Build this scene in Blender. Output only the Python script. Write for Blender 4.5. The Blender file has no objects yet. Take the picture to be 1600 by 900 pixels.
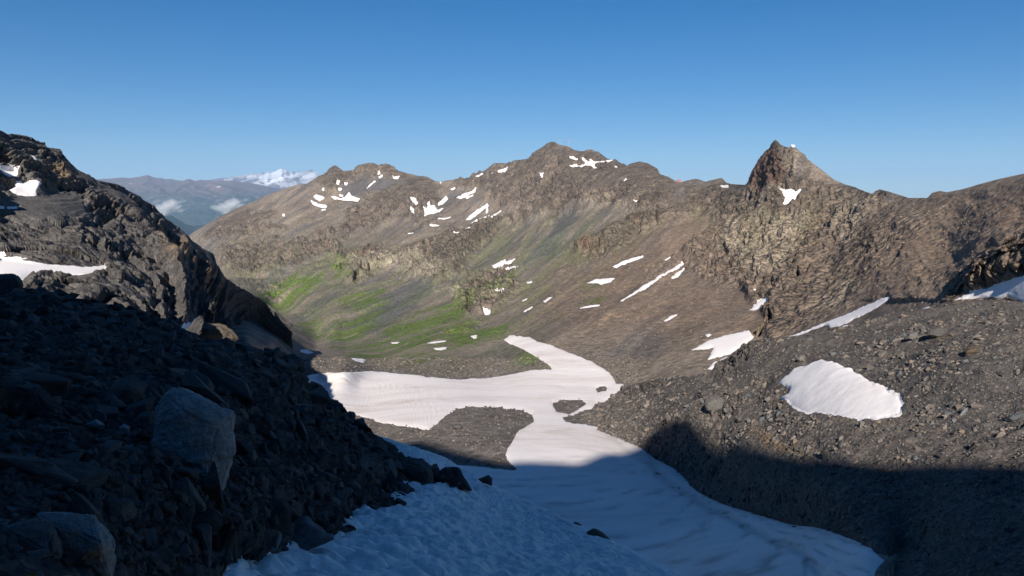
import bpy, math, random
import numpy as np
from mathutils import Vector, Matrix

# ------------------------------------------------------------------ camera, sky, sun, exposure
FPX = 1256.0                       # focal length in pixels of the 1600 px wide photograph
HORIZON = 312.0                    # row of the level line
PITCH = math.atan((450.0 - HORIZON) / FPX)
SUN_AZ = math.radians(5.5)         # the light travels forward and a little to the right
SUN_EL = math.radians(27.5)
scene = bpy.context.scene
cam = bpy.data.cameras.new('camera')
cam.sensor_width = 36.0
cam.lens = 36.0 * FPX / 1600.0
cam.clip_start = 0.1
cam.clip_end = 300000.0
camo = bpy.data.objects.new('camera', cam)
scene.collection.objects.link(camo)
camo.location = (0, 0, 0)
camo.rotation_euler = (math.pi / 2 - PITCH, 0, 0)
scene.camera = camo

world = bpy.data.worlds.new('World')
scene.world = world
world.use_nodes = True
wn = world.node_tree
wn.nodes.clear()
sky = wn.nodes.new('ShaderNodeTexSky')
sky.sky_type = 'NISHITA'
sky.sun_disc = False
sky.sun_elevation = SUN_EL
sky.sun_rotation = math.pi + SUN_AZ
sky.altitude = 2900
sky.air_density = 1.0
sky.dust_density = 0.2
sky.ozone_density = 2.0
bg = wn.nodes.new('ShaderNodeBackground')
bg.inputs['Strength'].default_value = 0.05
wo = wn.nodes.new('ShaderNodeOutputWorld')
tc = wn.nodes.new('ShaderNodeTexCoord')
sx = wn.nodes.new('ShaderNodeSeparateXYZ')
mz = wn.nodes.new('ShaderNodeMath')
mz.operation = 'MULTIPLY_ADD'
mz.inputs[1].default_value = 0.98
mz.inputs[2].default_value = 0.012
cx = wn.nodes.new('ShaderNodeCombineXYZ')
wn.links.new(tc.outputs['Generated'], sx.inputs[0])
wn.links.new(sx.outputs[0], cx.inputs[0])
wn.links.new(sx.outputs[1], cx.inputs[1])
wn.links.new(sx.outputs[2], mz.inputs[0])
wn.links.new(mz.outputs[0], cx.inputs[2])
wn.links.new(cx.outputs[0], sky.inputs['Vector'])
hs = wn.nodes.new('ShaderNodeHueSaturation')       # clear high mountain air: a deeper blue all over
hs.inputs['Hue'].default_value = 0.504
hs.inputs['Value'].default_value = 0.89
hs.inputs['Saturation'].default_value = 1.49
wn.links.new(sky.outputs[0], hs.inputs['Color'])
wn.links.new(hs.outputs[0], bg.inputs[0])
wn.links.new(bg.outputs[0], wo.inputs[0])

sun = bpy.data.lights.new('sun', 'SUN')
sun.energy = 5.0
sun.angle = math.radians(0.53)
sun.color = (1.0, 0.90, 0.79)
suno = bpy.data.objects.new('sun', sun)
scene.collection.objects.link(suno)
TRAVEL = Vector((math.sin(SUN_AZ) * math.cos(SUN_EL), math.cos(SUN_AZ) * math.cos(SUN_EL), -math.sin(SUN_EL)))
suno.rotation_euler = TRAVEL.to_track_quat('-Z', 'Y').to_euler()
suno.location = (0, -400, 400)

scene.view_settings.view_transform = 'Standard'
scene.view_settings.look = 'None'
scene.view_settings.exposure = 0.82
scene.view_settings.gamma = 1.0
scene.view_settings.use_curve_mapping = False
scene.render.engine = 'CYCLES'
scene.cycles.use_denoising = True
scene.cycles.max_bounces = 5
scene.cycles.diffuse_bounces = 3
scene.cycles.volume_bounces = 1
scene.cycles.transparent_max_bounces = 16

rng = np.random.default_rng(7)
random.seed(7)

# ------------------------------------------------------------------ helpers
CP, SP = math.cos(PITCH), math.sin(PITCH)


def at(x, y, d):
    """world point seen at photograph position x, y that lies d metres ahead (arrays welcome)"""
    u = (np.asarray(x, float) - 800.0) / FPX
    v = -(np.asarray(y, float) - 450.0) / FPX
    fy = CP + v * SP
    fz = -SP + v * CP
    d = np.asarray(d, float)
    return np.stack([u / fy * d, d + 0 * u, fz / fy * d], -1)


def seen(P):
    """photograph position of world points"""
    P = np.asarray(P, float)
    fwd = P[..., 1] * CP - P[..., 2] * SP
    up = P[..., 1] * SP + P[..., 2] * CP
    return 800.0 + FPX * P[..., 0] / fwd, 450.0 - FPX * up / fwd


def _h(ix, iy, iz, seed):
    h = (ix.astype(np.uint32) * np.uint32(374761393) + iy.astype(np.uint32) * np.uint32(668265263)
         + iz.astype(np.uint32) * np.uint32(2147483647 - 58) + np.uint32((seed * 974634777) & 0xffffffff))
    h = (h ^ (h >> np.uint32(13))) * np.uint32(1274126177)
    h = (h ^ (h >> np.uint32(16))) * np.uint32(2246822519)
    h = h ^ (h >> np.uint32(15))
    return h.astype(np.float32) * np.float32(1.0 / 4294967295.0)


def vnoise(P, seed=0):
    """smooth value noise in -1..1 of an (n,3) array"""
    P = np.asarray(P, np.float32)
    i = np.floor(P)
    f = P - i
    f = f * f * f * (f * (f * 6 - 15) + 10)
    i = i.astype(np.int64)
    x0, y0, z0 = i[..., 0], i[..., 1], i[..., 2]
    r = 0
    for dx in (0, 1):
        wx = f[..., 0] if dx else 1 - f[..., 0]
        for dy in (0, 1):
            wy = f[..., 1] if dy else 1 - f[..., 1]
            for dz in (0, 1):
                wz = f[..., 2] if dz else 1 - f[..., 2]
                r = r + _h(x0 + dx, y0 + dy, z0 + dz, seed) * (wx * wy * wz)
    return r * 2 - 1


ROT = np.array([[0.36, 0.48, -0.8], [-0.8, 0.6, 0.0], [0.48, 0.64, 0.6]], np.float32)


def fbm(P, octaves=4, gain=0.5, lac=2.03, seed=0, ridged=False):
    P = np.asarray(P, np.float32)
    a, r, s = 1.0, 0.0, 0.0
    for k in range(octaves):
        n = vnoise(P, seed + k * 17)
        if ridged:
            n = 1 - 2 * np.abs(n)
        r = r + a * n
        s += a
        a *= gain
        P = (P @ ROT.T) * lac + 11.3
    return r / s


def worley(P, seed=0):
    """distance to the nearest and second nearest cell point, and the nearest cell's own random value"""
    P = np.asarray(P, np.float32)
    sh = P.shape[:-1]
    P = P.reshape(-1, 3)
    i = np.floor(P).astype(np.int64)
    f1 = np.full(len(P), 9.0, np.float32)
    f2 = np.full(len(P), 9.0, np.float32)
    val = np.zeros(len(P), np.float32)
    for dx in (-1, 0, 1):
        for dy in (-1, 0, 1):
            for dz in (-1, 0, 1):
                cx, cy, cz = i[:, 0] + dx, i[:, 1] + dy, i[:, 2] + dz
                hx = _h(cx, cy, cz, seed)
                hy = _h(cx, cy, cz, seed + 101)
                hz_ = _h(cx, cy, cz, seed + 202)
                d = (P[:, 0] - cx - hx) ** 2 + (P[:, 1] - cy - hy) ** 2 + (P[:, 2] - cz - hz_) ** 2
                m = d < f1
                f2 = np.where(m, f1, np.minimum(f2, d))
                val = np.where(m, hx + hy - 1.0, val)
                f1 = np.where(m, d, f1)
    return np.sqrt(f1).reshape(sh), np.sqrt(f2).reshape(sh), val.reshape(sh)


def blocks(P, mask, seed=0):
    """fractured rock: plates at uneven heights, parted by cracks; only where mask is above zero"""
    out = np.zeros(mask.shape, np.float32)
    k = mask > 0.02
    f1, f2, v = worley(P[k], seed)
    out[k] = 0.75 * v - 0.5 * np.exp(-(f2 - f1) * 9.0) + 0.25 * (0.5 - f1)
    return out


def smooth(e0, e1, x):
    t = np.clip((x - e0) / (e1 - e0), 0, 1)
    return t * t * (3 - 2 * t)


class TPS:
    """smooth depth surface through control points (x, y, d) given in photograph positions"""

    def __init__(self, pts, lam=1e-4):
        p = np.array(pts, float)
        self.c = p[:, :2] / 400.0
        v = np.log(p[:, 2])
        n = len(p)
        K = self._k(self.c, self.c) + lam * np.eye(n)
        A = np.zeros((n + 3, n + 3))
        A[:n, :n] = K
        A[:n, n] = 1
        A[:n, n + 1:] = self.c
        A[n, :n] = 1
        A[n + 1:, :n] = self.c.T
        self.w = np.linalg.solve(A, np.concatenate([v, np.zeros(3)]))

    @staticmethod
    def _k(a, b):
        r2 = ((a[:, None, :] - b[None, :, :]) ** 2).sum(-1)
        return 0.5 * r2 * np.log(r2 + 1e-12)

    def __call__(self, x, y):
        sh = np.shape(x)
        q = np.stack([np.ravel(x), np.ravel(y)], -1) / 400.0
        out = np.empty(len(q))
        n = len(self.c)
        for s in range(0, len(q), 20000):
            k = self._k(q[s:s + 20000], self.c)
            out[s:s + 20000] = k @ self.w[:n] + self.w[n] + q[s:s + 20000] @ self.w[n + 1:]
        return np.exp(out).reshape(sh)


def curve(pts, x):
    p = np.array(sorted(pts), float)
    return np.interp(x, p[:, 0], p[:, 1])


def poly_dist(poly, X, Y):
    """signed distance in photograph pixels, positive inside"""
    p = np.array(poly, float)
    q = np.roll(p, -1, 0)
    best = np.full(np.shape(X), 1e9)
    inside = np.zeros(np.shape(X), bool)
    for (ax, ay), (bx, by) in zip(p, q):
        ex, ey = bx - ax, by - ay
        t = np.clip(((X - ax) * ex + (Y - ay) * ey) / (ex * ex + ey * ey + 1e-9), 0, 1)
        best = np.minimum(best, (X - ax - t * ex) ** 2 + (Y - ay - t * ey) ** 2)
        c = (ay > Y) != (by > Y)
        inside ^= c & (X < ex * (Y - ay) / (ey if abs(ey) > 1e-9 else 1e-9) + ax)
    best = np.sqrt(best)
    return np.where(inside, best, -best)


def grid_normals(P):
    du = np.gradient(P, axis=1)
    dv = np.gradient(P, axis=0)
    n = np.cross(du, dv)
    n /= np.linalg.norm(n, axis=-1, keepdims=True) + 1e-12
    return n


def blur(A, n=1):
    for _ in range(n):
        B = np.pad(A, ((1, 1), (1, 1)) + ((0, 0),) * (A.ndim - 2), mode='edge')
        A = (B[:-2, 1:-1] + B[2:, 1:-1] + B[1:-1, :-2] + B[1:-1, 2:] + 2 * B[1:-1, 1:-1]) / 6
    return A


def mesh_from(name, verts, faces, smooth_shade=True):
    me = bpy.data.meshes.new(name)
    verts = np.ascontiguousarray(verts, np.float32)
    faces = np.ascontiguousarray(faces, np.int32)
    nf, k = faces.shape
    me.vertices.add(len(verts))
    me.vertices.foreach_set('co', verts.ravel())
    me.loops.add(nf * k)
    me.loops.foreach_set('vertex_index', faces.ravel())
    me.polygons.add(nf)
    me.polygons.foreach_set('loop_start', np.arange(0, nf * k, k, dtype=np.int32))
    me.polygons.foreach_set('loop_total', np.full(nf, k, np.int32))
    if smooth_shade:
        me.polygons.foreach_set('use_smooth', np.ones(nf, bool))
    me.update(calc_edges=True)
    return me


def attr(me, name, rgb):
    a = me.attributes.new(name, 'FLOAT_COLOR', 'POINT')
    rgb = np.asarray(rgb, np.float32).reshape(-1, 3)
    a.data.foreach_set('color', np.concatenate([rgb, np.ones((len(rgb), 1), np.float32)], 1).ravel())


def grid_faces(nr, nc):
    i = np.arange(nr * nc).reshape(nr, nc)
    return np.stack([i[:-1, :-1], i[:-1, 1:], i[1:, 1:], i[1:, :-1]], -1).reshape(-1, 4)


def link(name, me, mat=None, parent=None):
    o = bpy.data.objects.new(name, me)
    scene.collection.objects.link(o)
    if mat is not None and me is not None and len(me.materials) == 0:
        me.materials.append(mat)
    if parent is not None:
        o.parent = parent
    return o


def tag(o, label=None, cat=None, group=None, kind=None):
    if label:
        o['label'] = label
    if cat:
        o['category'] = cat
    if group:
        o['group'] = group
    if kind:
        o['kind'] = kind
    return o


# ------------------------------------------------------------------ materials
class NB:
    """tiny node builder"""

    def __init__(self, name):
        self.m = bpy.data.materials.new(name)
        self.m.use_nodes = True
        self.t = self.m.node_tree
        self.t.nodes.clear()
        self.out = self.n('ShaderNodeOutputMaterial')
        self.geo = self.n('ShaderNodeNewGeometry')

    def n(self, typ, **kw):
        nd = self.t.nodes.new(typ)
        for k, v in kw.items():
            setattr(nd, k, v)
        return nd

    def l(self, a, b):
        self.t.links.new(a, b)

    def put(self, sock, v):
        if hasattr(v, 'is_output'):
            self.l(v, sock)
        elif isinstance(v, (tuple, list)):
            sock.default_value = (*v, 1.0) if len(v) == 3 and len(sock.default_value) == 4 else v
        else:
            sock.default_value = v

    def math(self, op, a, b=0.0, c=None, clamp=False):
        nd = self.n('ShaderNodeMath', operation=op, use_clamp=clamp)
        self.put(nd.inputs[0], a)
        self.put(nd.inputs[1], b)
        if c is not None:
            self.put(nd.inputs[2], c)
        return nd.outputs[0]

    def mix(self, f, a, b, blend='MIX'):
        nd = self.n('ShaderNodeMix', data_type='RGBA', blend_type=blend)
        self.put(nd.inputs[0], f)
        self.put(nd.inputs[6], a)
        self.put(nd.inputs[7], b)
        return nd.outputs[2]

    def pos(self, scale=(1, 1, 1), rot=(0, 0, 0), src=None):
        n0 = self.n('ShaderNodeMapping')                 # turn first, then stretch
        self.l(src or self.geo.outputs['Position'], n0.inputs[0])
        n0.inputs['Rotation'].default_value = rot
        nd = self.n('ShaderNodeMapping')
        self.l(n0.outputs[0], nd.inputs[0])
        nd.inputs['Scale'].default_value = scale
        return nd.outputs[0]

    def noise(self, scale, detail=4, rough=0.55, vec=None, dist=0.0):
        nd = self.n('ShaderNodeTexNoise')
        self.l(vec or self.geo.outputs['Position'], nd.inputs['Vector'])
        nd.inputs['Scale'].default_value = scale
        nd.inputs['Detail'].default_value = detail
        nd.inputs['Roughness'].default_value = rough
        nd.inputs['Distortion'].default_value = dist
        return nd.outputs[0]

    def voronoi(self, scale, feature='F1', vec=None, out='Distance'):
        nd = self.n('ShaderNodeTexVoronoi', feature=feature)
        self.l(vec or self.geo.outputs['Position'], nd.inputs['Vector'])
        nd.inputs['Scale'].default_value = scale
        return nd.outputs[out]

    def ramp(self, f, stops):
        nd = self.n('ShaderNodeValToRGB')
        while len(nd.color_ramp.elements) < len(stops):
            nd.color_ramp.elements.new(0.5)
        for e, (p, c) in zip(nd.color_ramp.elements, stops):
            e.position = p
            e.color = (*c, 1) if not isinstance(c, float) else (c, c, c, 1)
        self.l(f, nd.inputs[0])
        return nd.outputs[0]

    def sep(self, name):
        a = self.n('ShaderNodeAttribute', attribute_name=name)
        s = self.n('ShaderNodeSeparateColor')
        self.l(a.outputs['Color'], s.inputs[0])
        return s.outputs

    def bump(self, h, dist, strength=1.0, normal=None):
        nd = self.n('ShaderNodeBump')
        nd.inputs['Strength'].default_value = strength
        nd.inputs['Distance'].default_value = dist
        self.put(nd.inputs['Height'], h)
        if normal is not None:
            self.l(normal, nd.inputs['Normal'])
        return nd.outputs[0]

    def finish(self, col, rough=0.9, normal=None, spec=0.2, **kw):
        b = self.n('ShaderNodeBsdfPrincipled')
        self.put(b.inputs['Base Color'], col)
        self.put(b.inputs['Roughness'], rough)
        b.inputs['Specular IOR Level'].default_value = spec
        if normal is not None:
            self.l(normal, b.inputs['Normal'])
        for k, v in kw.items():
            self.put(b.inputs[k], v)
        self.l(b.outputs[0], self.out.inputs[0])
        return self.m


def terrain_material(name, fine, tones, streak=None, speck=0.5, bump=0.25, brown=None):
    """tones: scree, dark scree, rock a, rock b, grass a, grass b, red, tan.  masks: mask_a = grass, rock, dark;  mask_b = red, tan, tone"""
    b = NB(name)
    A = b.sep('mask_a')
    B = b.sep('mask_b')
    big = b.noise(fine * 0.02, 3)
    mid = b.noise(fine * 0.12, 5, 0.6)
    small = b.noise(fine * 0.6, 5, 0.65)
    vor = b.voronoi(fine * 1.0, out='Color')
    vs = b.n('ShaderNodeSeparateColor')
    b.l(vor, vs.inputs[0])
    scree = b.mix(b.ramp(big, [(0.35, 0.0), (0.65, 1.0)]), tones[0], tones[1])
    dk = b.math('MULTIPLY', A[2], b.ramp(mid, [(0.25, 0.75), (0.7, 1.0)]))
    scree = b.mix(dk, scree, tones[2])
    rk = b.mix(b.ramp(mid, [(0.38, 0.0), (0.62, 1.0)]), tones[3], tones[4])
    rk = b.mix(b.math('MULTIPLY', B[0], b.ramp(small, [(0.3, 0.4), (0.6, 1.0)])), rk, tones[7])
    rk = b.mix(b.math('MULTIPLY', B[1], b.ramp(mid, [(0.3, 0.5), (0.6, 1.0)])), rk, tones[8])
    col = b.mix(A[1], scree, rk)
    gr = b.mix(b.ramp(small, [(0.35, 0.0), (0.65, 1.0)]), tones[5], tones[6])
    if brown:
        col = b.mix(b.math('MULTIPLY', b.sep('mask_c')[0], b.ramp(mid, [(0.3, 0.35), (0.65, 0.9)])), col, brown)
    gm = b.math('MULTIPLY', A[0], b.ramp(b.math('ADD', b.math('MULTIPLY', mid, 0.5), b.math('MULTIPLY', small, 0.5)), [(0.36, 0.25), (0.56, 1.0)]))
    col = b.mix(gm, col, gr)
    # tone of single stones and of larger beds
    t = b.math('ADD', b.math('MULTIPLY', b.math('SUBTRACT', vs.outputs[0], 0.5), speck), 1.0)
    t = b.math('MULTIPLY', t, b.math('ADD', b.math('MULTIPLY', small, 0.9), 0.55))
    t = b.math('MULTIPLY', t, b.math('ADD', b.math('MULTIPLY', mid, 0.7), 0.65))
    if streak:
        st = b.noise(streak[0], 4, 0.6, vec=b.pos(streak[1], streak[2]))
        t = b.math('MULTIPLY', t, b.math('ADD', b.math('MULTIPLY', st, 0.9), 0.55))
    t = b.math('MULTIPLY', t, b.math('ADD', b.math('MULTIPLY', B[2], 1.0), 0.5))
    cc = b.n('ShaderNodeCombineColor')
    for k in range(3):
        b.l(t, cc.inputs[k])
    col = b.mix(1.0, col, cc.outputs[0], 'MULTIPLY')
    hgt = b.math('ADD', b.math('MULTIPLY', small, 0.8), b.math('MULTIPLY', b.voronoi(fine * 1.0), -0.7))
    big_h = b.math('MULTIPLY', b.math('ADD', b.math('MULTIPLY', b.voronoi(fine * 0.38), -1.8), b.math('MULTIPLY', mid, 1.5)), b.math('ADD', b.math('MULTIPLY', A[1], 0.8), 0.2))
    hgt = b.math('ADD', hgt, big_h)
    hgt = b.math('MULTIPLY', hgt, b.math('ADD', b.math('MULTIPLY', A[1], 0.7), 0.3))
    if brown:
        hgt = b.math('MULTIPLY', hgt, b.math('SUBTRACT', 1.0, b.sep('mask_c')[1]))
    nrm = b.bump(hgt, bump, 1.0)
    return b.finish(col, 0.93, nrm, 0.12)


def snow_material(name, tint=(0.80, 0.775, 0.77), dirt=(0.50, 0.40, 0.33), scale=0.05, dirt_amt=0.5, rip=1.0, ripple=0.12, stretch=(1, 1, 1), rot=(0, 0, 0), bands=None):
    b = NB(name)
    v = b.pos(stretch, rot)
    n1 = b.noise(scale, 5, 0.6, vec=v)
    n2 = b.noise(scale * 9, 4, 0.6, vec=v)
    f = b.math('MULTIPLY', b.ramp(n1, [(0.42, 0.0), (0.75, 1.0)]), b.ramp(n2, [(0.3, 0.1), (0.7, 1.0)]))
    f = b.math('MULTIPLY', f, dirt_amt)
    col = b.mix(f, tint, dirt)
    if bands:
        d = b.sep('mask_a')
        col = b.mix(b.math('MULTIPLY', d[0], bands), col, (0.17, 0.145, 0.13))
    h = b.math('ADD', b.noise(rip, 3, 0.5, vec=v), b.math('MULTIPLY', b.noise(rip * 4, 3, 0.5, vec=v), 0.3))
    return b.finish(col, 0.75, b.bump(h, ripple), 0.15)

# ------------------------------------------------------------------ the far wall and the valley floor
T_CREST = [(200, 420), (295, 368), (330, 347), (362, 330), (394, 316), (425, 302), (453, 292), (478, 287), (492, 279), (500, 275), (506, 273), (515, 264),
           (521, 260), (525, 259), (530, 263), (537, 268), (550, 267), (559, 259), (572, 256), (581, 255), (592, 258), (601, 256), (610, 258), (616, 261),
           (622, 267), (631, 270), (644, 273), (666, 276), (675, 281), (681, 284), (691, 284), (703, 282), (717, 279.5), (720, 276), (723, 279), (734, 278), (738, 272), (741, 270),
           (745, 272), (750, 266), (753, 269), (758, 267), (766, 261), (772, 256), (787, 255), (800, 253), (807, 250), (824, 247), (830, 241), (850, 229), (856, 224),
           (862, 222), (867, 223), (874, 227), (886, 229), (891, 231), (897, 235), (906, 237), (912, 237), (920, 234), (926, 234), (935, 237),
           (944, 244), (949, 248), (956, 250), (962, 249), (970, 254), (980, 259), (987, 256), (1000, 253), (1012, 256), (1027, 264), (1031, 273),
           (1044, 277), (1056, 284), (1064, 286), (1069, 284), (1087, 280), (1103, 284), (1119, 279), (1128, 278), (1136, 286), (1144, 288),
           (1160, 289), (1164, 288), (1170, 280), (1178, 262), (1186, 248), (1194, 239), (1206, 225), (1210, 220), (1213, 219), (1217, 222), (1220, 226), (1226, 229),
           (1230, 230), (1238, 229), (1248, 234), (1258, 241), (1260, 246), (1270, 256), (1286, 268), (1302, 280), (1312, 285), (1321, 289),
           (1340, 294), (1356, 300), (1363, 302), (1368, 299), (1374, 296), (1389, 300), (1408, 306), (1420, 310), (1450, 310), (1457, 302), (1469, 299), (1480, 301), (1491, 299),
           (1506, 296), (1529, 289), (1559, 281), (1600, 272), (1700, 250)]
T_PTS = [(240, 400, 2500), (295, 368, 2600), (394, 316, 2700), (525, 259, 2700), (600, 256, 2650), (681, 284, 2450), (772, 256, 2300), (862, 222, 2150),
         (926, 234, 2000), (1000, 253, 1700), (1064, 286, 1500), (1130, 279, 1430), (1162, 289, 1150), (1213, 219, 1020), (1306, 284, 900),
         (1363, 302, 760), (1450, 310, 580), (1600, 272, 430), (1680, 254, 390),
         (340, 390, 2200), (400, 420, 1900), (430, 450, 1600), (480, 480, 1350), (520, 515, 1050), (450, 360, 2200), (560, 330, 2350), (560, 400, 1800),
         (560, 450, 1400), (650, 330, 2150), (650, 400, 1650), (650, 470, 1200), (640, 520, 850), (750, 350, 1900), (750, 420, 1400), (750, 480, 1000),
         (720, 520, 780), (860, 300, 1850), (860, 360, 1450), (860, 430, 1050), (860, 480, 800), (860, 520, 640), (960, 320, 1400), (960, 380, 1100),
         (960, 440, 850), (960, 500, 620), (960, 560, 480), (1060, 340, 1150), (1060, 400, 900), (1060, 460, 680), (1060, 520, 500), (1060, 570, 400),
         (1160, 340, 950), (1160, 400, 760), (1160, 460, 600), (1160, 520, 450), (1230, 300, 890), (1230, 400, 650), (1230, 470, 500),
         (1300, 340, 760), (1300, 420, 540), (1300, 480, 400), (1400, 340, 570), (1400, 400, 420), (1400, 450, 330), (1500, 340, 440), (1500, 400, 330),
         (1600, 330, 320), (1560, 440, 224), (1560, 402, 236), (1600, 430, 210), (1600, 390, 222), (1660, 370, 205), (1660, 410, 195), (1520, 455, 236), (1520, 428, 246), (1490, 468, 240), (1560, 370, 275), (1600, 355, 262),
         (500, 592, 450), (620, 592, 455), (740, 592, 450), (850, 560, 500), (880, 600, 400), (600, 650, 305), (740, 640, 300), (700, 700, 225),
         (820, 700, 222), (900, 680, 245), (980, 640, 325), (900, 780, 165), (1000, 715, 220), (1000, 800, 152), (1100, 800, 148), (1100, 850, 119),
         (1200, 880, 96), (1300, 880, 86), (1380, 880, 77), (1000, 900, 116), (1080, 760, 180), (800, 900, 118), (640, 850, 135),
         (540, 558, 560), (540, 549, 760), (494, 560, 540), (494, 545, 850), (600, 560, 640), (650, 550, 640), (780, 560, 560), (560, 602, 430), (700, 545, 640),
         (420, 535, 400), (420, 500, 1150), (450, 562, 470), (385, 525, 340), (385, 560, 345), (500, 640, 337), (450, 620, 395), (440, 590, 452), (300, 560, 380), (300, 480, 1400), (400, 640, 370), (250, 600, 400),
         (1200, 600, 330), (1200, 700, 230), (1300, 600, 260), (1300, 700, 195), (1300, 780, 122), (1400, 600, 220), (1400, 750, 130), (1600, 520, 190),
         (1600, 600, 160), (1600, 750, 110), (1600, 900, 80), (1450, 880, 86)]
tpsT = TPS(T_PTS, 2e-5)
NCT, NRT = 1040, 430
xs = np.linspace(236, 1664, NCT)
yc = curve(T_CREST, xs)
yb = np.interp(xs, [236, 450, 600, 690, 1700], [612, 650, 780, 935, 935])
t1 = np.linspace(0, 1, 110, endpoint=False)[:, None]
t2 = np.linspace(0, 1, NRT - 110)[:, None]
Yg = np.concatenate([yb[None] * (1 - t1) + 602 * t1, 602 * (1 - t2) + yc[None] * t2], 0)
Xg = np.broadcast_to(xs[None], Yg.shape).copy()
Dg = tpsT(Xg, Yg)
Pg = at(Xg, Yg, Dg)
Ng = grid_normals(Pg)
Ng *= np.sign((Ng * -Pg).sum(-1, keepdims=True))

E1 = np.array([0.92, -0.40, 0.0])
E2 = np.array([-0.40, -0.92, 0.0])


def fall(P, s, stretch=2.4, zs=1.4):
    return np.stack([P @ E1 / s, P @ E2 / (s * stretch), P[..., 2] / (s * zs)], -1)


def region(polys, X, Y, P, soft=9, warp=9, ws=60, seed=3):
    """soft mask of photograph regions, edges broken up by noise that lives on the ground"""
    m = np.zeros(X.shape)
    wx = fbm(P / ws, 3, seed=seed) * warp
    wy = fbm(P / ws, 3, seed=seed + 50) * warp
    for p in polys:
        p = np.array(p, float)
        x0, y0 = p.min(0) - 40
        x1, y1 = p.max(0) + 40
        k = (X > x0) & (X < x1) & (Y > y0) & (Y < y1)
        if k.any():
            d = poly_dist(p, X[k] + wx[k], Y[k] + wy[k])
            m[k] = np.maximum(m[k], smooth(-soft, soft, d))
    return m


T_ROCK = [[(310, 372), (345, 340), (385, 322), (430, 335), (447, 360), (420, 378), (370, 372), (330, 385)],
          [(500, 275), (525, 255), (600, 250), (630, 266), (680, 280), (690, 300), (640, 300), (600, 275), (560, 276), (540, 290), (510, 300)],
          [(540, 340), (580, 305), (640, 285), (690, 300), (688, 320), (660, 345), (625, 338), (590, 350), (560, 365), (530, 380)],
          [(335, 385), (400, 378), (450, 380), (520, 365), (530, 395), (490, 405), (440, 428), (400, 432), (350, 420)],
          [(525, 405), (545, 395), (620, 395), (660, 375), (720, 365), (800, 340), (850, 330), (800, 362), (740, 395), (720, 430), (690, 442), (600, 425), (560, 440), (530, 432)],
          [(700, 278), (772, 250), (862, 215), (980, 255), (960, 278), (900, 290), (860, 330), (800, 320), (760, 300)],
          [(897, 397), (950, 362), (1020, 330), (1060, 318), (1092, 330), (1050, 347), (990, 372), (930, 402)],
          [(900, 290), (985, 250), (1012, 250), (1050, 280), (1050, 315), (1000, 330), (940, 312), (880, 330), (860, 320)],
          [(1060, 290), (1160, 284), (1213, 210), (1310, 283), (1363, 298), (1400, 302), (1340, 360), (1270, 420), (1240, 470), (1205, 500), (1160, 440), (1120, 445), (1080, 425), (1075, 395), (1130, 345), (1080, 325)],
          [(705, 455), (740, 440), (800, 412), (815, 447), (790, 470), (740, 497), (720, 492)],
          [(730, 470), (750, 462), (770, 480), (745, 496), (728, 490)],
          [(1340, 350), (1400, 330), (1420, 305), (1500, 296), (1470, 345), (1400, 375), (1370, 420), (1330, 480), (1260, 505), (1215, 520), (1195, 505), (1215, 480), (1260, 430)],
          [(1520, 410), (1600, 365), (1660, 350), (1660, 420), (1590, 420), (1500, 465)]]
T_GRASS = [[(400, 472), (430, 442), (505, 428), (500, 447), (460, 478), (430, 494), (412, 486)],
           [(462, 508), (520, 492), (560, 462), (600, 455), (610, 475), (580, 505), (560, 530), (540, 540), (480, 524)],
           [(600, 512), (650, 490), (700, 478), (740, 445), (800, 425), (812, 442), (770, 470), (720, 502), (660, 528), (620, 540)],
           [(520, 530), (560, 535), (640, 532), (700, 515), (800, 512), (790, 525), (700, 550), (650, 572), (600, 565), (545, 552)],
           [(750, 545), (830, 545), (860, 573), (800, 570)], [(900, 455), (940, 445), (935, 462), (905, 468)], [(520, 415), (545, 410), (560, 425), (535, 432)]]
T_FAINT = [[(330, 395), (450, 370), (560, 380), (640, 390), (720, 370), (820, 345), (960, 340), (1040, 340), (960, 400), (880, 470), (860, 520), (870, 575), (600, 570), (480, 520), (400, 470), (340, 420)],
           [(1080, 335), (1160, 320), (1200, 330), (1330, 300), (1300, 360), (1230, 420), (1150, 400)]]
T_DARK = [[(640, 440), (690, 435), (650, 480), (590, 520), (545, 512), (600, 470)], [(535, 447), (490, 500), (450, 503), (510, 458)], [(470, 407), (488, 402), (430, 442), (412, 444)],
          [(530, 290), (600, 272), (640, 285), (590, 305), (540, 312)], [(300, 395), (335, 370), (360, 365), (330, 392)],
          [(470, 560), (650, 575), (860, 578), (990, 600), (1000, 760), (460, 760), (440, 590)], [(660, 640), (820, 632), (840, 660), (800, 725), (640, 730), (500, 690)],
          [(870, 235), (940, 240), (990, 262), (960, 272), (880, 262)], [(880, 330), (920, 300), (900, 340), (860, 400), (820, 420)], [(1160, 290), (1180, 262), (1200, 290), (1180, 330), (1150, 330)]]
T_RED = [[(1172, 280), (1190, 245), (1210, 225), (1228, 262), (1215, 290), (1180, 305)], [(1150, 365), (1185, 350), (1195, 375), (1160, 395)], [(985, 345), (1010, 340), (1000, 358)],
         [(540, 398), (580, 395), (600, 402), (550, 410)], [(905, 380), (930, 375), (925, 398), (900, 400)]]
T_TAN = [[(1130, 340), (1180, 350), (1165, 400), (1130, 400)], [(1180, 330), (1260, 340), (1250, 400), (1200, 440), (1160, 420)], [(1310, 330), (1370, 310), (1350, 360), (1300, 380)],
         [(1205, 290), (1225, 285), (1225, 300), (1208, 300)], [(525, 408), (620, 396), (700, 420), (690, 440), (560, 436)], [(640, 460), (720, 440), (740, 470), (700, 470)], [(1280, 470), (1330, 440), (1310, 500)]]
T_BROWN = [[(860, 440), (1060, 330), (1400, 320), (1700, 260), (1700, 480), (1400, 480), (1180, 540), (1000, 520), (820, 520)]]

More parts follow.
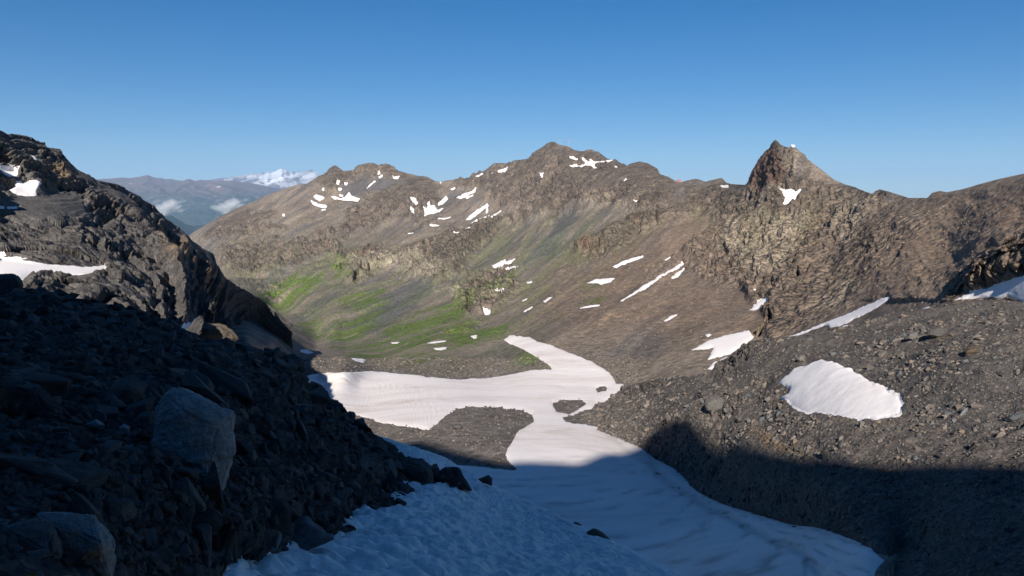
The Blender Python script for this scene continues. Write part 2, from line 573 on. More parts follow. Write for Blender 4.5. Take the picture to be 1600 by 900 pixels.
rockT = region(T_ROCK, Xg, Yg, Pg, 8, 16, 70, 3)
rockT = np.clip(rockT + 0.35 * smooth(0.25, 0.55, fbm(fall(Pg, 90), 4, seed=77)) * (Yg < 520) * (Xg < 1480), 0, 1)
strk = fbm(fall(Pg, 16, 6.0, 3.0), 4, 0.6, seed=39)
grassT = np.clip(1.2 * (1 - 0.65 * rockT) * region(T_GRASS, Xg, Yg, Pg, 6, 18, 45, 13) + 0.38 * (1 - 0.7 * rockT) * region(T_FAINT, Xg, Yg, Pg, 25, 14, 60, 19), 0, 1) * (0.15 + 0.95 * smooth(-0.25, 0.15, strk))
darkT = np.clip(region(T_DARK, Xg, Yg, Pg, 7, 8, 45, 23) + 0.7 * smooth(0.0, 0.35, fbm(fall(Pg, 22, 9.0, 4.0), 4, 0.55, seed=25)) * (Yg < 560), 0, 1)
redT = region(T_RED, Xg, Yg, Pg, 8, 10, 30, 29)
tanT = region(T_TAN, Xg, Yg, Pg, 9, 14, 40, 31)
brownT = region(T_BROWN, Xg, Yg, Pg, 40, 20, 80, 37)

# snow patches lying on the wall and the floor: outlines in photograph positions

SNOW_T = [
    ('small oval snow patch just above the cross-shaped snow on the high summit', [(891.2, 246.2), (895.0, 245.9), (902.5, 249.0), (903.5, 251.5), (900.0, 251.2), (892.5, 248.5)]),
    ('cross-shaped white snow patch under the highest summit', [(892.5, 261.2), (906.2, 260.4), (917.5, 258.5), (912.5, 252.5), (910.6, 248.1), (911.9, 248.1), (918.1, 253.1), (921.9, 255.0), (922.5, 251.2), (925.6, 251.2), (925.6, 254.4), (937.5, 252.5), (956.2, 250.0), (959.4, 250.6), (947.5, 253.1), (935.0, 256.0), (928.8, 259.0), (932.5, 264.4), (930.6, 265.6), (925.0, 261.2), (922.5, 260.6), (906.2, 262.5), (895.0, 263.5)]),
    ('tiny upright snow fleck on the rock face left below the highest summit', [(846.9, 275.0), (850.6, 273.1), (851.0, 277.5), (850.0, 281.9), (848.1, 280.0)]),
    ('tiny snow fleck below the rounded top right of the highest summit', [(975.6, 286.9), (978.8, 282.5), (981.0, 283.8), (977.5, 287.1)]),
    ('tiny round snow dot right of the cross-shaped snow patch', [(961.2, 260.0), (963.8, 259.8), (964.4, 261.9), (961.9, 262.2)]),
    ('upper forked snow patch above the green knoll on the mid slope', [(768.8, 415.6), (779.7, 410.0), (789.1, 405.6), (790.6, 408.8), (804.7, 404.7), (800.0, 410.9), (785.9, 417.2), (773.4, 418.1)]),
    ('thin snow patch right under the forked one on the mid slope', [(787.5, 424.4), (793.8, 420.3), (809.4, 417.2), (806.2, 421.2), (793.8, 425.0)]),
    ('flat snow patch beside the brown rock knob amid grass', [(762.5, 458.8), (778.1, 456.2), (795.3, 452.5), (792.2, 457.8), (778.1, 461.9)]),
    ('slanting snow bar on the brown slope above the wedge of snow', [(956.2, 417.2), (971.9, 407.8), (1004.7, 398.4), (1006.2, 402.5), (981.2, 410.9), (962.5, 418.8)]),
    ('wedge-shaped snow patch on the brown slope below the slanting bar', [(917.2, 442.2), (931.2, 435.9), (960.9, 434.4), (953.1, 440.6), (939.1, 444.7), (931.2, 441.2)]),
    ('longest thin diagonal snow streak on the brown scree slope', [(967.2, 470.3), (1000.0, 450.0), (1067.2, 411.9), (1068.8, 414.1), (1031.2, 437.5), (1000.0, 455.6), (971.9, 471.2)]),
    ('short snow sliver beside the upper end of the long diagonal streak', [(1050.0, 435.9), (1057.8, 427.5), (1068.1, 420.3), (1067.2, 423.4), (1062.5, 430.6), (1053.1, 435.9)]),
    ('flat thin snow patch at the lower end of the long diagonal streak', [(904.7, 481.2), (918.8, 477.5), (937.5, 475.6), (936.9, 478.1), (918.8, 480.6), (906.2, 482.8)]),
    ('lowest of the three slanting snow bands in the middle of the far wall', [(703.1, 368.8), (718.8, 363.1), (731.2, 357.8), (746.9, 351.6), (743.8, 354.7), (725.0, 364.1), (709.4, 369.4)]),
    ('broad slanting snow band, topmost of three in the middle of the far wall', [(725.0, 345.3), (740.6, 331.2), (760.9, 318.1), (762.5, 322.5), (750.0, 331.2), (734.4, 343.1)]),
    ('tiny snow fleck hanging below the topmost slanting band', [(759.4, 325.0), (762.5, 325.6), (762.5, 331.2), (759.4, 333.8)]),
    ('middle slanting snow band between two others on the far wall', [(734.4, 349.4), (746.9, 342.2), (767.2, 334.4), (764.1, 339.1), (746.9, 346.9)]),
    ('thin snow line continuing the middle slanting band to the right', [(764.1, 339.1), (782.8, 328.8), (781.2, 331.9), (767.2, 340.0)]),
    ('short snow dash right of the slanting snow bands', [(776.6, 342.2), (784.4, 336.6), (785.9, 338.1), (779.7, 343.1)]),
    ('ragged snow patch below the jagged saddle of the far ridge', [(710.0, 309.4), (721.9, 303.1), (737.5, 298.4), (742.2, 294.7), (742.2, 299.4), (728.1, 307.8), (718.8, 310.3)]),
    ('thin snow strip right under the ragged patch below the saddle', [(726.6, 309.4), (739.1, 303.8), (740.6, 305.3), (729.7, 310.9)]),
    ('bright snow patch high on the ridge shoulder left of the highest summit', [(778.1, 268.1), (784.4, 264.1), (793.1, 261.9), (792.2, 265.6), (782.8, 269.4)]),
    ('thin snow strip on the crest left of the ridge shoulder', [(743.8, 275.9), (754.7, 271.2), (755.6, 272.5), (746.9, 277.2)]),
    ('tiny snow dot on the crest beside the ridge shoulder', [(766.2, 271.9), (770.3, 269.4), (771.2, 271.2), (767.2, 272.8)]),
    ('tiny snow dash left of the ragged patch below the saddle', [(703.1, 296.2), (709.4, 292.8), (710.9, 294.7), (705.6, 297.2)]),
    ('short snow dash low on the brown slope above the snow tongue', [(848.4, 471.2), (862.5, 463.1), (864.1, 465.0), (851.6, 472.5)]),
    ('tiny snow dash right of the brown rock knob', [(815.0, 470.3), (823.4, 465.6), (824.4, 467.5), (817.2, 471.2)]),
    ('tiny snow fleck on the bare slope beneath the rounded top', [(992.2, 319.4), (998.4, 316.9), (999.4, 318.8), (993.8, 320.9)]),
    ('tiny snow fleck right of the green knoll', [(823.4, 441.6), (831.2, 439.4), (831.2, 441.9), (825.0, 443.1)]),
    ('tiny snow fleck in the middle of the rocks under the highest summit', [(856.9, 323.4), (862.5, 320.3), (863.1, 322.5), (858.8, 324.4)]),
    ('faint snow dash above the short sliver on the brown scree', [(1039.1, 406.2), (1046.9, 400.9), (1047.5, 402.5), (1040.6, 407.5)]),
    ('curved snow band at the left foot of the twin-peaked cirque', [(482.2, 311.6), (485.9, 311.2), (493.8, 316.9), (503.1, 320.6), (511.9, 321.6), (510.9, 324.1), (500.0, 323.1), (489.1, 320.0)]),
    ('snow patch just above the curved band in the twin-peaked cirque', [(487.5, 306.9), (493.8, 302.8), (503.1, 305.9), (507.8, 309.1), (503.1, 311.2), (500.0, 313.8), (493.8, 310.6)]),
    ('tiny flat snow patch below the curved band in the cirque', [(500.9, 326.9), (509.4, 326.2), (509.4, 328.4), (503.1, 328.8)]),
    ('star-shaped snow patch in the middle of the twin-peaked cirque', [(518.8, 306.9), (525.0, 306.9), (531.2, 310.0), (539.1, 309.1), (545.3, 300.6), (548.4, 305.9), (562.5, 310.6), (559.4, 315.3), (546.9, 313.1), (534.4, 312.2), (523.4, 310.6)]),
    ('tiny snow dot just above the star-shaped patch in the cirque', [(529.7, 303.8), (535.9, 304.4), (535.9, 306.9), (530.6, 306.9)]),
    ('narrow diagonal snow streak right of the cirque', [(571.2, 295.0), (578.1, 287.2), (585.9, 281.2), (586.9, 283.4), (579.7, 289.4), (573.4, 295.6)]),
    ('small snow patch under the right shoulder of the twin peaks', [(613.4, 275.6), (623.4, 276.2), (621.9, 279.4), (615.6, 280.0)]),
    ('tiny upright snow fleck under the flat top of the twin peaks', [(590.6, 266.9), (592.8, 266.9), (593.8, 272.5), (590.6, 273.1)]),
    ('tiny snow fleck above the upper end of the narrow diagonal streak', [(591.6, 276.9), (596.9, 273.8), (597.5, 276.2), (593.1, 278.8)]),
    ('tiny upright snow fleck high in the cirque', [(527.5, 284.1), (530.6, 284.7), (529.1, 290.3), (527.2, 289.4)]),
    ('tiny snow dot above the patch on the left of the cirque', [(503.1, 295.0), (506.2, 295.0), (505.6, 298.8), (503.4, 298.1)]),
    ('tiny snow dot high in the cirque, right of the upright fleck', [(539.1, 286.6), (543.1, 286.2), (542.2, 289.4), (539.4, 289.4)]),
    ('tiny snow dot in the cirque between star-shaped patch and cliffs', [(529.7, 295.0), (533.8, 294.4), (533.8, 297.2), (530.0, 297.5)]),
    ('small snow dash on the cliffs left of the V-shaped snow', [(642.2, 310.6), (646.9, 312.2), (653.1, 318.4), (650.0, 320.0), (643.8, 315.3)]),
    ('tiny snow fleck below the dash left of the V-shaped snow', [(643.1, 326.2), (645.9, 327.8), (647.5, 335.6), (645.3, 335.0), (643.1, 330.9)]),
    ('V-shaped snow patch in the gully below the saddle', [(662.5, 326.2), (667.2, 327.8), (668.8, 318.4), (670.3, 317.5), (673.4, 322.5), (679.7, 324.7), (684.4, 327.8), (692.2, 325.3), (687.5, 330.9), (675.0, 334.1), (662.5, 338.1), (664.1, 332.5)]),
    ('upright snow patch above the right arm of the V-shaped snow', [(686.6, 320.0), (693.1, 309.1), (697.5, 305.9), (699.4, 310.6), (693.8, 316.9)]),
    ('thin flat snow strip just below the V-shaped snow', [(685.3, 341.9), (696.9, 340.3), (705.3, 337.8), (703.1, 340.9), (693.8, 342.8)]),
    ('thin snow strip further down below the V-shaped snow', [(672.8, 352.2), (681.2, 351.2), (689.7, 351.9), (682.8, 353.8), (675.0, 353.8)]),
    ('faint snow dash alone on the pale scree of the far wall', [(636.6, 364.7), (646.9, 362.8), (646.2, 364.1), (639.1, 365.6)]),
    ('lone tiny snow dot on the left spur of the far ridge', [(440.6, 334.1), (444.4, 333.4), (445.3, 338.1), (442.2, 338.8)]),
    ('tiny snow dot on the crest left of the saddle', [(687.5, 283.4), (690.0, 284.1), (689.4, 287.2), (687.5, 286.6)]),
    ('small snow patch just under the saddle of the far ridge', [(704.1, 295.0), (710.9, 292.8), (710.0, 295.6), (705.6, 296.9)]),
    ('leftmost small snow patch on the green valley floor', [(609.4, 534.7), (625.0, 534.4), (620.3, 536.9), (612.5, 537.2)]),
    ('thin white snow line on the green valley floor', [(659.4, 537.2), (678.1, 533.8), (696.9, 531.6), (696.9, 533.8), (678.1, 536.2)]),
    ('flat snow patch under the thin snow line on the valley floor', [(676.6, 544.1), (698.4, 541.6), (696.9, 545.6), (689.1, 547.8), (681.2, 546.6)]),
    ('small snow patch on the grass left of the snow tongue tip', [(733.8, 524.7), (745.3, 523.1), (744.4, 528.4), (740.6, 529.4)]),
    ('snow scrap at the edge of the mountain shadow above the big snowfield', [(548.4, 559.7), (565.6, 560.3), (571.9, 561.9), (568.8, 567.5), (556.2, 564.4)]),
    ('bluish snow scrap inside the mountain shadow on the valley floor', [(468.1, 547.2), (478.1, 545.6), (490.6, 551.2), (481.2, 552.8), (470.3, 550.3)]),
    ('tiny snow patch at the foot of the split rock knob', [(757.8, 490.0), (766.2, 488.8), (764.1, 491.9), (758.8, 492.5)]),
    ('slanting snow dash on the brown slope right of the split rock knob', [(814.1, 487.8), (831.2, 478.4), (831.9, 480.0), (818.8, 488.4)]),
    ('slanting snow dash further right and higher on the brown slope', [(848.4, 471.2), (864.1, 462.8), (862.5, 465.0), (850.0, 472.2)]),
    ('triangular white snow patch below the pointed peak', [(1223.0, 298.3), (1249.5, 300.9), (1240.0, 315.3), (1226.8, 321.0), (1228.7, 309.6)]),
    ('pointed snow patch at the foot of the pale crag', [(1172.0, 484.3), (1189.0, 469.5), (1207.1, 470.3), (1196.6, 477.8), (1179.5, 484.6)]),
    ('thin snow dash on scree left of the pale crag foot', [(1037.0, 501.6), (1049.1, 494.1), (1058.6, 491.1), (1054.8, 494.1), (1041.6, 502.4)]),
    ('tiny snow dot above the big patch behind the moraine', [(1102.1, 523.2), (1107.7, 521.3), (1112.3, 523.2), (1105.8, 527.0)]),
    ('small snow patch on the pass left of the pointed peak', [(1127.8, 291.5), (1138.0, 290.0), (1139.1, 293.7), (1130.4, 294.5)]),
    ('tiny snow dot above the pointed patch at the crag foot', [(1181.4, 458.2), (1186.4, 455.5), (1187.9, 457.8), (1183.3, 460.1)]),
    ('large ragged snow patch in the hollow behind the moraine', [(1081.2, 547.2), (1109.4, 531.6), (1137.5, 523.8), (1170.3, 515.9), (1178.1, 526.9), (1162.5, 539.4), (1137.5, 555.0), (1106.2, 561.9), (1115.6, 544.1)]),
    ('smaller snow patch below the large ragged one behind the moraine', [(1104.7, 577.5), (1115.6, 565.9), (1135.9, 558.1), (1139.1, 570.6), (1118.8, 576.2)]),
    ('long striped snow streak along the top of the right scree slope', [(1229.2, 527.2), (1277.8, 508.3), (1322.2, 491.7), (1358.3, 475.0), (1388.9, 463.3), (1391.7, 465.3), (1372.2, 479.2), (1350.0, 491.7), (1322.2, 505.6), (1297.2, 512.5), (1291.7, 506.9), (1261.1, 519.4), (1241.7, 526.4)]),
    ('small snow scrap under the long striped streak on the right', [(1304.2, 517.5), (1319.4, 508.3), (1336.1, 506.9), (1325.0, 515.3)]),
    ('white snow slope under the dark overhang at the right edge', [(1489, 470), (1519, 457), (1547, 449), (1567, 442), (1600, 430), (1664, 412), (1664, 474), (1600, 471), (1590, 468), (1575, 462), (1563, 466), (1541, 464), (1522, 466)]),
    ('thin snow dash left of the snow slope at the right edge', [(1436.6, 484.6), (1449.8, 479.0), (1455.5, 479.7), (1442.3, 484.6)]),
    ('small snow patch beside the big snowfield at the foot of the moraine', [(934.7, 647.8), (955.3, 640.9), (984.5, 640.9), (986.2, 646.1), (965.6, 653.0), (945.0, 654.7)]),
]
SNOW_L = [
    ('long flat white snow band across the dark left mountain', [(-20.0, 402.7), (0.0, 404.0), (20.0, 406.7), (50.0, 411.7), (83.3, 415.0), (116.7, 417.3), (143.3, 416.7), (163.3, 416.0), (166.7, 420.0), (165.0, 426.0), (156.7, 429.3), (133.3, 430.7), (106.7, 430.7), (83.3, 430.7), (80.0, 435.0), (60.0, 431.7), (46.7, 434.0), (33.3, 443.3), (16.7, 446.7), (-20.0, 446.7)]),
    ('ragged snow patch in the middle of the upper left mountain', [(15.0, 295.0), (26.7, 290.0), (25.0, 285.0), (36.7, 288.3), (50.0, 290.0), (63.3, 295.0), (56.7, 301.7), (58.3, 307.3), (40.0, 306.7), (23.3, 301.7)]),
    ('snow patch at the left edge of the upper left mountain', [(-20.0, 255.0), (0.0, 262.7), (13.3, 266.0), (26.7, 271.7), (25.0, 277.3), (15.0, 277.3), (0.0, 268.3), (-20.0, 263.3)]),
    ('small snow patch highest up on the left mountain', [(40.0, 245.0), (51.7, 244.0), (61.7, 251.7), (58.3, 256.7), (46.7, 251.7)]),
    ('thin snow dash on the left mountain below the ragged patch', [(10.0, 323.7), (26.7, 323.7), (28.3, 327.0), (11.7, 327.0)]),
    ('thin snow dash at the picture edge on the left mountain', [(-10.0, 323.0), (6.0, 323.0), (6.0, 326.3), (-10.0, 326.3)]),
    ('white snow scrap beside the brown hump at the foot of the left mountain', [(271.9, 519.4), (284.4, 510.6), (298.4, 508.4), (300.0, 513.8), (298.4, 522.5), (290.6, 523.1), (281.2, 520.0)]),
    ('bluish snow scrap on the right side of the brown hump', [(365.6, 526.2), (375.0, 528.8), (383.8, 533.1), (379.7, 536.2), (371.9, 534.1)]),
]
SNOW_R = [
    ('heart-shaped white snowfield on the right scree slope', [(1216.7, 597.2), (1225.0, 587.5), (1247.2, 575.0), (1266.7, 565.3), (1286.1, 562.5), (1302.8, 565.3), (1322.2, 572.2), (1344.4, 583.3), (1366.7, 600.0), (1380.6, 602.8), (1391.7, 612.5), (1408.3, 616.7), (1413.9, 630.6), (1413.9, 647.2), (1405.6, 654.2), (1369.4, 660.6), (1344.4, 658.3), (1311.1, 652.8), (1283.3, 648.6), (1263.9, 650.0), (1244.4, 643.1), (1233.3, 631.9), (1216.7, 618.1), (1230.6, 613.9), (1233.3, 606.9), (1225.0, 601.4)]),
]

rockT *= 1 - 0.8 * region([[(1222, 236), (1255, 244), (1312, 286), (1290, 296), (1240, 270)]], Xg, Yg, Pg, 6, 5, 30, 4)
BASIN = [(450, 600), (460, 590), (484, 585), (553, 581), (598, 581), (642, 586), (673, 590), (715, 593), (759, 591), (801, 585), (828, 578), (862, 578),
         (860, 572), (849, 565), (821, 548), (789, 533), (797, 526), (826, 526), (838, 533), (862, 541), (897, 553), (931, 569), (952, 582), (959, 593), (962, 599),
         (974, 600), (976, 610), (962, 621), (950, 627), (930, 631), (925, 640), (908, 643), (896, 649), (879, 654), (884, 660), (907, 663), (935, 668), (931, 672), (966, 684),
         (1000, 699), (1028, 718), (1056, 732), (1078, 756), (1091, 767), (1131, 787), (1170, 798), (1210, 810), (1233, 817), (1273, 822), (1300, 830),
         (1333, 843), (1373, 857), (1367, 863), (1382, 877), (1373, 887), (1367, 900), (1367, 945), (690, 945), (675, 722), (750, 729), (793, 734), (811, 735),
         (794, 720), (790, 710), (801, 689), (811, 672), (835, 658), (832, 648), (811, 640), (777, 635), (732, 635), (711, 639), (691, 655), (670, 672),
         (653, 668), (622, 665), (594, 661), (553, 648), (480, 630), (440, 610)]
ISLANDS = [[(861, 629), (880, 625), (907, 625), (917, 631), (900, 643), (890, 648), (868, 643)],
           [(931, 609), (938, 605), (949, 606), (946, 612), (934, 614)]]


def edge_noise(P, m):
    return fbm(P / (m * 9)[..., None], 3, seed=91) * 2.2


mpx = Dg / FPX                                     # metres per photograph pixel
wob = edge_noise(Pg, mpx)
dB = poly_dist(BASIN, Xg, Yg)
for isl in ISLANDS:
    dB = np.minimum(dB, -poly_dist(isl, Xg, Yg))
dB = dB + np.clip(wob, -2, 2) * 0.8
snowdist = []
snowmask = smooth(-1, 3, dB)
for lab, pl in SNOW_T:
    p = np.array(pl)
    x0, y0 = p.min(0) - 6
    x1, y1 = p.max(0) + 6
    k = (Xg > x0) & (Xg < x1) & (Yg > y0) & (Yg < y1)
    d = np.full(Xg.shape, -50.0)
    size = min(x1 - x0, y1 - y0) - 12
    d[k] = poly_dist(pl, Xg[k], Yg[k]) + (0.7 * wob[k] + 0.9 * fbm(Pg[k] / (mpx[k] * 3.5)[..., None], 2, seed=95)) * (1.0 if size > 8 else 0.3) - (0.0 if size > 8 else 0.15)
    snowdist.append(d)
    snowmask = np.maximum(snowmask, smooth(-5, 0.5, d))

near = np.clip(Dg / 1100.0, 0.22, 1.3)
ridg = fbm(fall(Pg, 70 * 1.0), 5, 0.52, seed=5, ridged=True)
fine_ridg = fbm(fall(Pg, 17, 1.7), 4, 0.55, seed=9, ridged=True)
cracks = fbm(fall(Pg, 6.5, 1.3), 3, 0.6, seed=15, ridged=True)
gully = fbm(fall(Pg, 34, 7.0, 3.0), 3, 0.5, seed=41)
soft_n = fbm(Pg / 55.0, 4, 0.5, seed=43)
fl_ = smooth(520, 575, Yg) * smooth(1330, 1000, Xg)
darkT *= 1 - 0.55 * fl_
disp = rockT * near * (20.0 * (ridg - 0.05) + 13.0 * (fine_ridg - 0.1) + 5.5 * cracks) + (1 - rockT) * near * (4.2 * gully + 2.0 * soft_n + 0.7 * cracks)
floor = smooth(520, 575, Yg) * smooth(1330, 1000, Xg)
disp = disp * (1 - 0.97 * floor) + floor * (0.9 * fbm(Pg / 22.0, 4, seed=47) + 0.08 * fbm(Pg / 4.0, 3, seed=49)) * np.clip(Dg / 300, 0.3, 1)
disp = disp + rockT * near * (4.5 * blocks(fall(Pg, 24, 1.6, 0.55), rockT, 301) + 2.2 * blocks(fall(Pg, 9, 1.4, 0.6), rockT, 303))
disp *= 1 - 0.4 * smooth(1050, 1120, Xg) * (Yg < 530)
ribs_ = smooth(1320, 1400, Xg) * (Yg < 470)
disp = disp + ribs_ * (1.7 * fbm(fall(Pg, 18, 5.0, 1.5), 4, 0.55, seed=161, ridged=True) + 0.7 * fbm(fall(Pg, 4, 2.0, 1.0), 3, 0.6, seed=163, ridged=True))
disp *= 1 - 0.93 * snowmask
dc = Yg - yc[None]
lim = mpx * (1.0 + 0.22 * np.clip(dc, 0, 200))
disp = lim * np.tanh(disp / lim)
crag = region([T_ROCK[8]], Xg, Yg, Pg, 10, 12, 40, 3)
disp = disp + crag * smooth(2, 25, dc) * (1 - snowmask) * (5.0 * (fbm(fall(Pg, 9, 6.0, 2.5), 4, 0.55, seed=141, ridged=True) - 0.1) + 1.2 * fbm(Pg / np.array([5.0, 5.0, 7.0]), 3, 0.6, seed=143, ridged=True))
PITS = [
        ([(1172, 528), (1184, 512), (1199, 500), (1206, 486), (1209, 500), (1200, 515), (1186, 526)], 9, 2, 3), ([(1372, 418), (1400, 388), (1412, 385), (1404, 402), (1384, 425)], 4, 3, 8),
        ([(1326, 327), (1332, 325), (1330, 340), (1325, 342)], 6, 1.2, 2), ([(1316, 352), (1321, 350), (1321, 360), (1316, 362)], 6, 1.2, 2), ([(1331, 359), (1337, 357), (1336, 368), (1331, 366)], 5, 1.2, 2),
        ([(1131, 388), (1137, 384), (1143, 402), (1137, 405)], 7, 1.5, 3), ([(1192, 376), (1198, 366), (1201, 369), (1195, 383)], 7, 1.5, 2), ([(1207, 446), (1212, 436), (1215, 440), (1210, 452)], 6, 1.5, 2),
        ([(1182, 396), (1186, 388), (1189, 392), (1185, 402)], 6, 1.5, 2), ([(1244, 436), (1250, 425), (1253, 430), (1247, 444)], 5, 1.5, 2), ([(1130, 308), (1146, 303), (1148, 308), (1134, 314)], 6, 1.5, 3),
        ([(560, 434), (568, 420), (572, 424), (566, 440), (550, 442)], 14, 2, 4), ([(577, 418), (581, 417), (580, 430), (576, 430)], 12, 1.5, 2), ([(733, 470), (742, 460), (746, 463), (738, 480), (730, 490)], 10, 2, 4), ([(740, 455), (756, 446), (762, 440), (764, 444), (746, 462)], 7, 2, 4)]
undercut = np.zeros(Xg.shape)
for pl, dep, sf, wb in PITS:
    p_ = np.array(pl, float)
    c0, c1 = np.searchsorted(xs, [p_[:, 0].min() - 6, p_[:, 0].max() + 6])
    r_ = np.nonzero((Yg[:, c0:c1].min(1) < p_[:, 1].max() + 8) & (Yg[:, c0:c1].max(1) > p_[:, 1].min() - 8))[0]
    k = (slice(r_[0], r_[-1] + 1), slice(c0, c1))
    ins = (poly_dist(pl, Xg[k], Yg[k]) + wb * 0.6 * fbm(Pg[k] / (mpx[k] * 9)[..., None], 3, seed=145)) > 0
    ins &= snowmask[k] < 0.3
    yy = np.where(ins, Yg[k], np.nan)
    lo_, hi_ = np.nanmin(np.where(ins, Yg[k], 1e9), 0), np.nanmax(np.where(ins, Yg[k], -1e9), 0)
    s_ = np.clip((Yg[k] - lo_ + 1) / (hi_ - lo_ + 2), 0, 1)
    undercut[k] = np.where(ins, 3.2 * dep * (0.1 + 0.9 * s_), undercut[k])
# dark hollow of the overhang and of the gully wall in the photograph are real steps
PT = Pg + Ng * disp[..., None]
lip = np.interp(xs, [1455, 1470, 1500, 1530, 1560, 1600, 1670], [478, 470, 448, 432, 410, 390, 360])[None] + 9.0 * fbm(np.stack([xs / 14, 0 * xs, 0 * xs], -1), 5, 0.65, seed=147)[None]
above = lip - Yg
brow = np.where(above > 0, np.exp(-above / 26.0), 0.0) * smooth(1455, 1500, Xg) * 7.0 * np.clip(0.75 + 1.1 * fbm(Pg / 7.0, 4, 0.6, seed=149) + 0.5 * blocks(Pg / 5.0, (Xg > 1440) * 1.0, 151), 0.1, 1.8)
cliff = region([[(1470, 470), (1500, 430), (1540, 400), (1600, 370), (1664, 345), (1664, 420), (1600, 433), (1547, 451), (1500, 466)]], Xg, Yg, Pg, 8, 8, 12, 153) * (1 - snowmask)
rag = 2.8 * blocks(Pg / np.array([6.0, 6.0, 3.5]), cliff, 155) + 1.3 * blocks(Pg / np.array([2.6, 2.6, 1.6]), cliff, 157) + 1.5 * fbm(Pg / 4.0, 4, 0.6, seed=159, ridged=True)
brow = brow + cliff * rag
PT = PT * (1 + (undercut - brow) / Dg)[..., None]


def pit(P, N, X, Y, poly, depth, soft=5):
    d = poly_dist(poly, X, Y)
    return P - N * (smooth(-soft, soft, d) * depth)[..., None]


NT = grid_normals(PT)
NT *= np.sign((NT * -PT).sum(-1, keepdims=True))
tone = np.clip(0.5 + 0.22 * gully + 0.12 * soft_n - 0.08 * darkT + 0.12 * rockT * cracks, 0, 1)

back = []
last = PT[-1]
dirb = last * np.array([1, 1, 0])
dirb /= np.linalg.norm(dirb, axis=1, keepdims=True)
for k, s in enumerate((0.006, 0.02, 0.05, 0.1, 0.2, 0.4)):
    dd = Dg[-1][:, None] * s
    back.append(last + dirb * dd - np.array([0, 0, 1]) * dd * (0.35 + 0.3 * s) + (rng.normal(size=last.shape) * dd * 0.05 if k else 0))
allT = np.concatenate([PT, np.array(back)], 0)


def ext(m):
    return np.concatenate([m, np.repeat(m[-1:], len(back), 0)], 0)


WALL_TONES = [(0.205, 0.172, 0.138), (0.160, 0.138, 0.116), (0.112, 0.109, 0.112), (0.172, 0.141, 0.112), (0.084, 0.073, 0.065), (0.055, 0.105, 0.014),
              (0.115, 0.155, 0.036), (0.120, 0.074, 0.058), (0.25, 0.22, 0.172)]
mat_wall = terrain_material('mountain_rock', 0.42, WALL_TONES, streak=(0.11, (1.0, 0.07, 0.2), (0, 0, math.radians(23.5))), speck=0.7, bump=1.7, brown=(0.19, 0.138, 0.098))
me = mesh_from('mountain_wall', allT.reshape(-1, 3), grid_faces(*allT.shape[:2]))
rockT = np.maximum(rockT, cliff)
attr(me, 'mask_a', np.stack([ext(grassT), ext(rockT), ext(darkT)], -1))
attr(me, 'mask_b', np.stack([ext(redT), ext(tanT), ext(tone)], -1))
attr(me, 'mask_c', np.stack([ext(brownT * (1 - 0.6 * rockT)), ext(0.85 * floor), ext(floor)], -1))
wall = tag(link('mountain_terrain', me, mat_wall), 'brown rocky mountain wall with scree and green grass above the valley floor', kind='structure')

# ------------------------------------------------------------------ snow lying on it
mat_patch = snow_material('old_snow', (0.87, 0.845, 0.84), (0.6, 0.52, 0.46), 0.05, 0.45, 0.5, 0.07)
mat_basin = snow_material('valley_snow', (0.87, 0.83, 0.815), (0.52, 0.42, 0.36), 0.035, 0.9, 1.8, 0.14, stretch=(0.35, 1.0, 1.0), rot=(0, 0, 0.15), bands=1.0)


def snow_sheet(name, P, N, d, m, mat, thick=2.4, floor_px=-2.2, masks=None):
    """a snow body resting on the grid P: lifted where d (pixels inside the outline) is positive, buried just outside"""
    keep = d > floor_px
    q = keep[:-1, :-1] & keep[1:, :-1] & keep[:-1, 1:] & keep[1:, 1:]
    r, c = np.nonzero(q)
    if len(r) == 0:
        return None
    nc = P.shape[1]
    f = np.stack([r * nc + c, r * nc + c + 1, (r + 1) * nc + c + 1, (r + 1) * nc + c], -1)
    used, inv = np.unique(f, return_inverse=True)
    dd = d.ravel()[used]
    lift = np.where(dd < 0, dd * 0.5, thick * (1 - np.exp(-dd / 1.6)) * 0.75)
    lift = np.maximum(lift * m.ravel()[used], np.where(dd > 0, 0.5 * (1 - np.exp(-dd / 6.0)), -1e9))
    v = P.reshape(-1, 3)[used] + N.reshape(-1, 3)[used] * lift[:, None]
    me = mesh_from(name, v, inv.reshape(-1, 4))
    if masks is not None:
        attr(me, 'mask_a', masks.reshape(-1, 3)[used])
    return link(name, me, mat)


PS = blur(PT, 3)
NS = blur(NT, 6)
for (lab, pl), d in zip(SNOW_T, snowdist):
    o = snow_sheet('snow_patch', PS, NS, d, mpx, mat_patch)
    if o:
        tag(o, lab, 'snow patch', 'snow patches left on the mountainsides')

# the big snowfield on the valley floor with the thin dirty layers of past winters
s_cur = np.array([(1010, 690), (1030, 745), (1100, 790), (1180, 830), (1260, 870), (1310, 935)], float)


def dist_curve(pts, X, Y):
    b = np.full(X.shape, 1e9)
    for (ax, ay), (bx, by) in zip(pts[:-1], pts[1:]):
        ex, ey = bx - ax, by - ay
        t = np.clip(((X - ax) * ex + (Y - ay) * ey) / (ex * ex + ey * ey), 0, 1)
        b = np.minimum(b, np.hypot(X - ax - t * ex, Y - ay - t * ey))
    return b


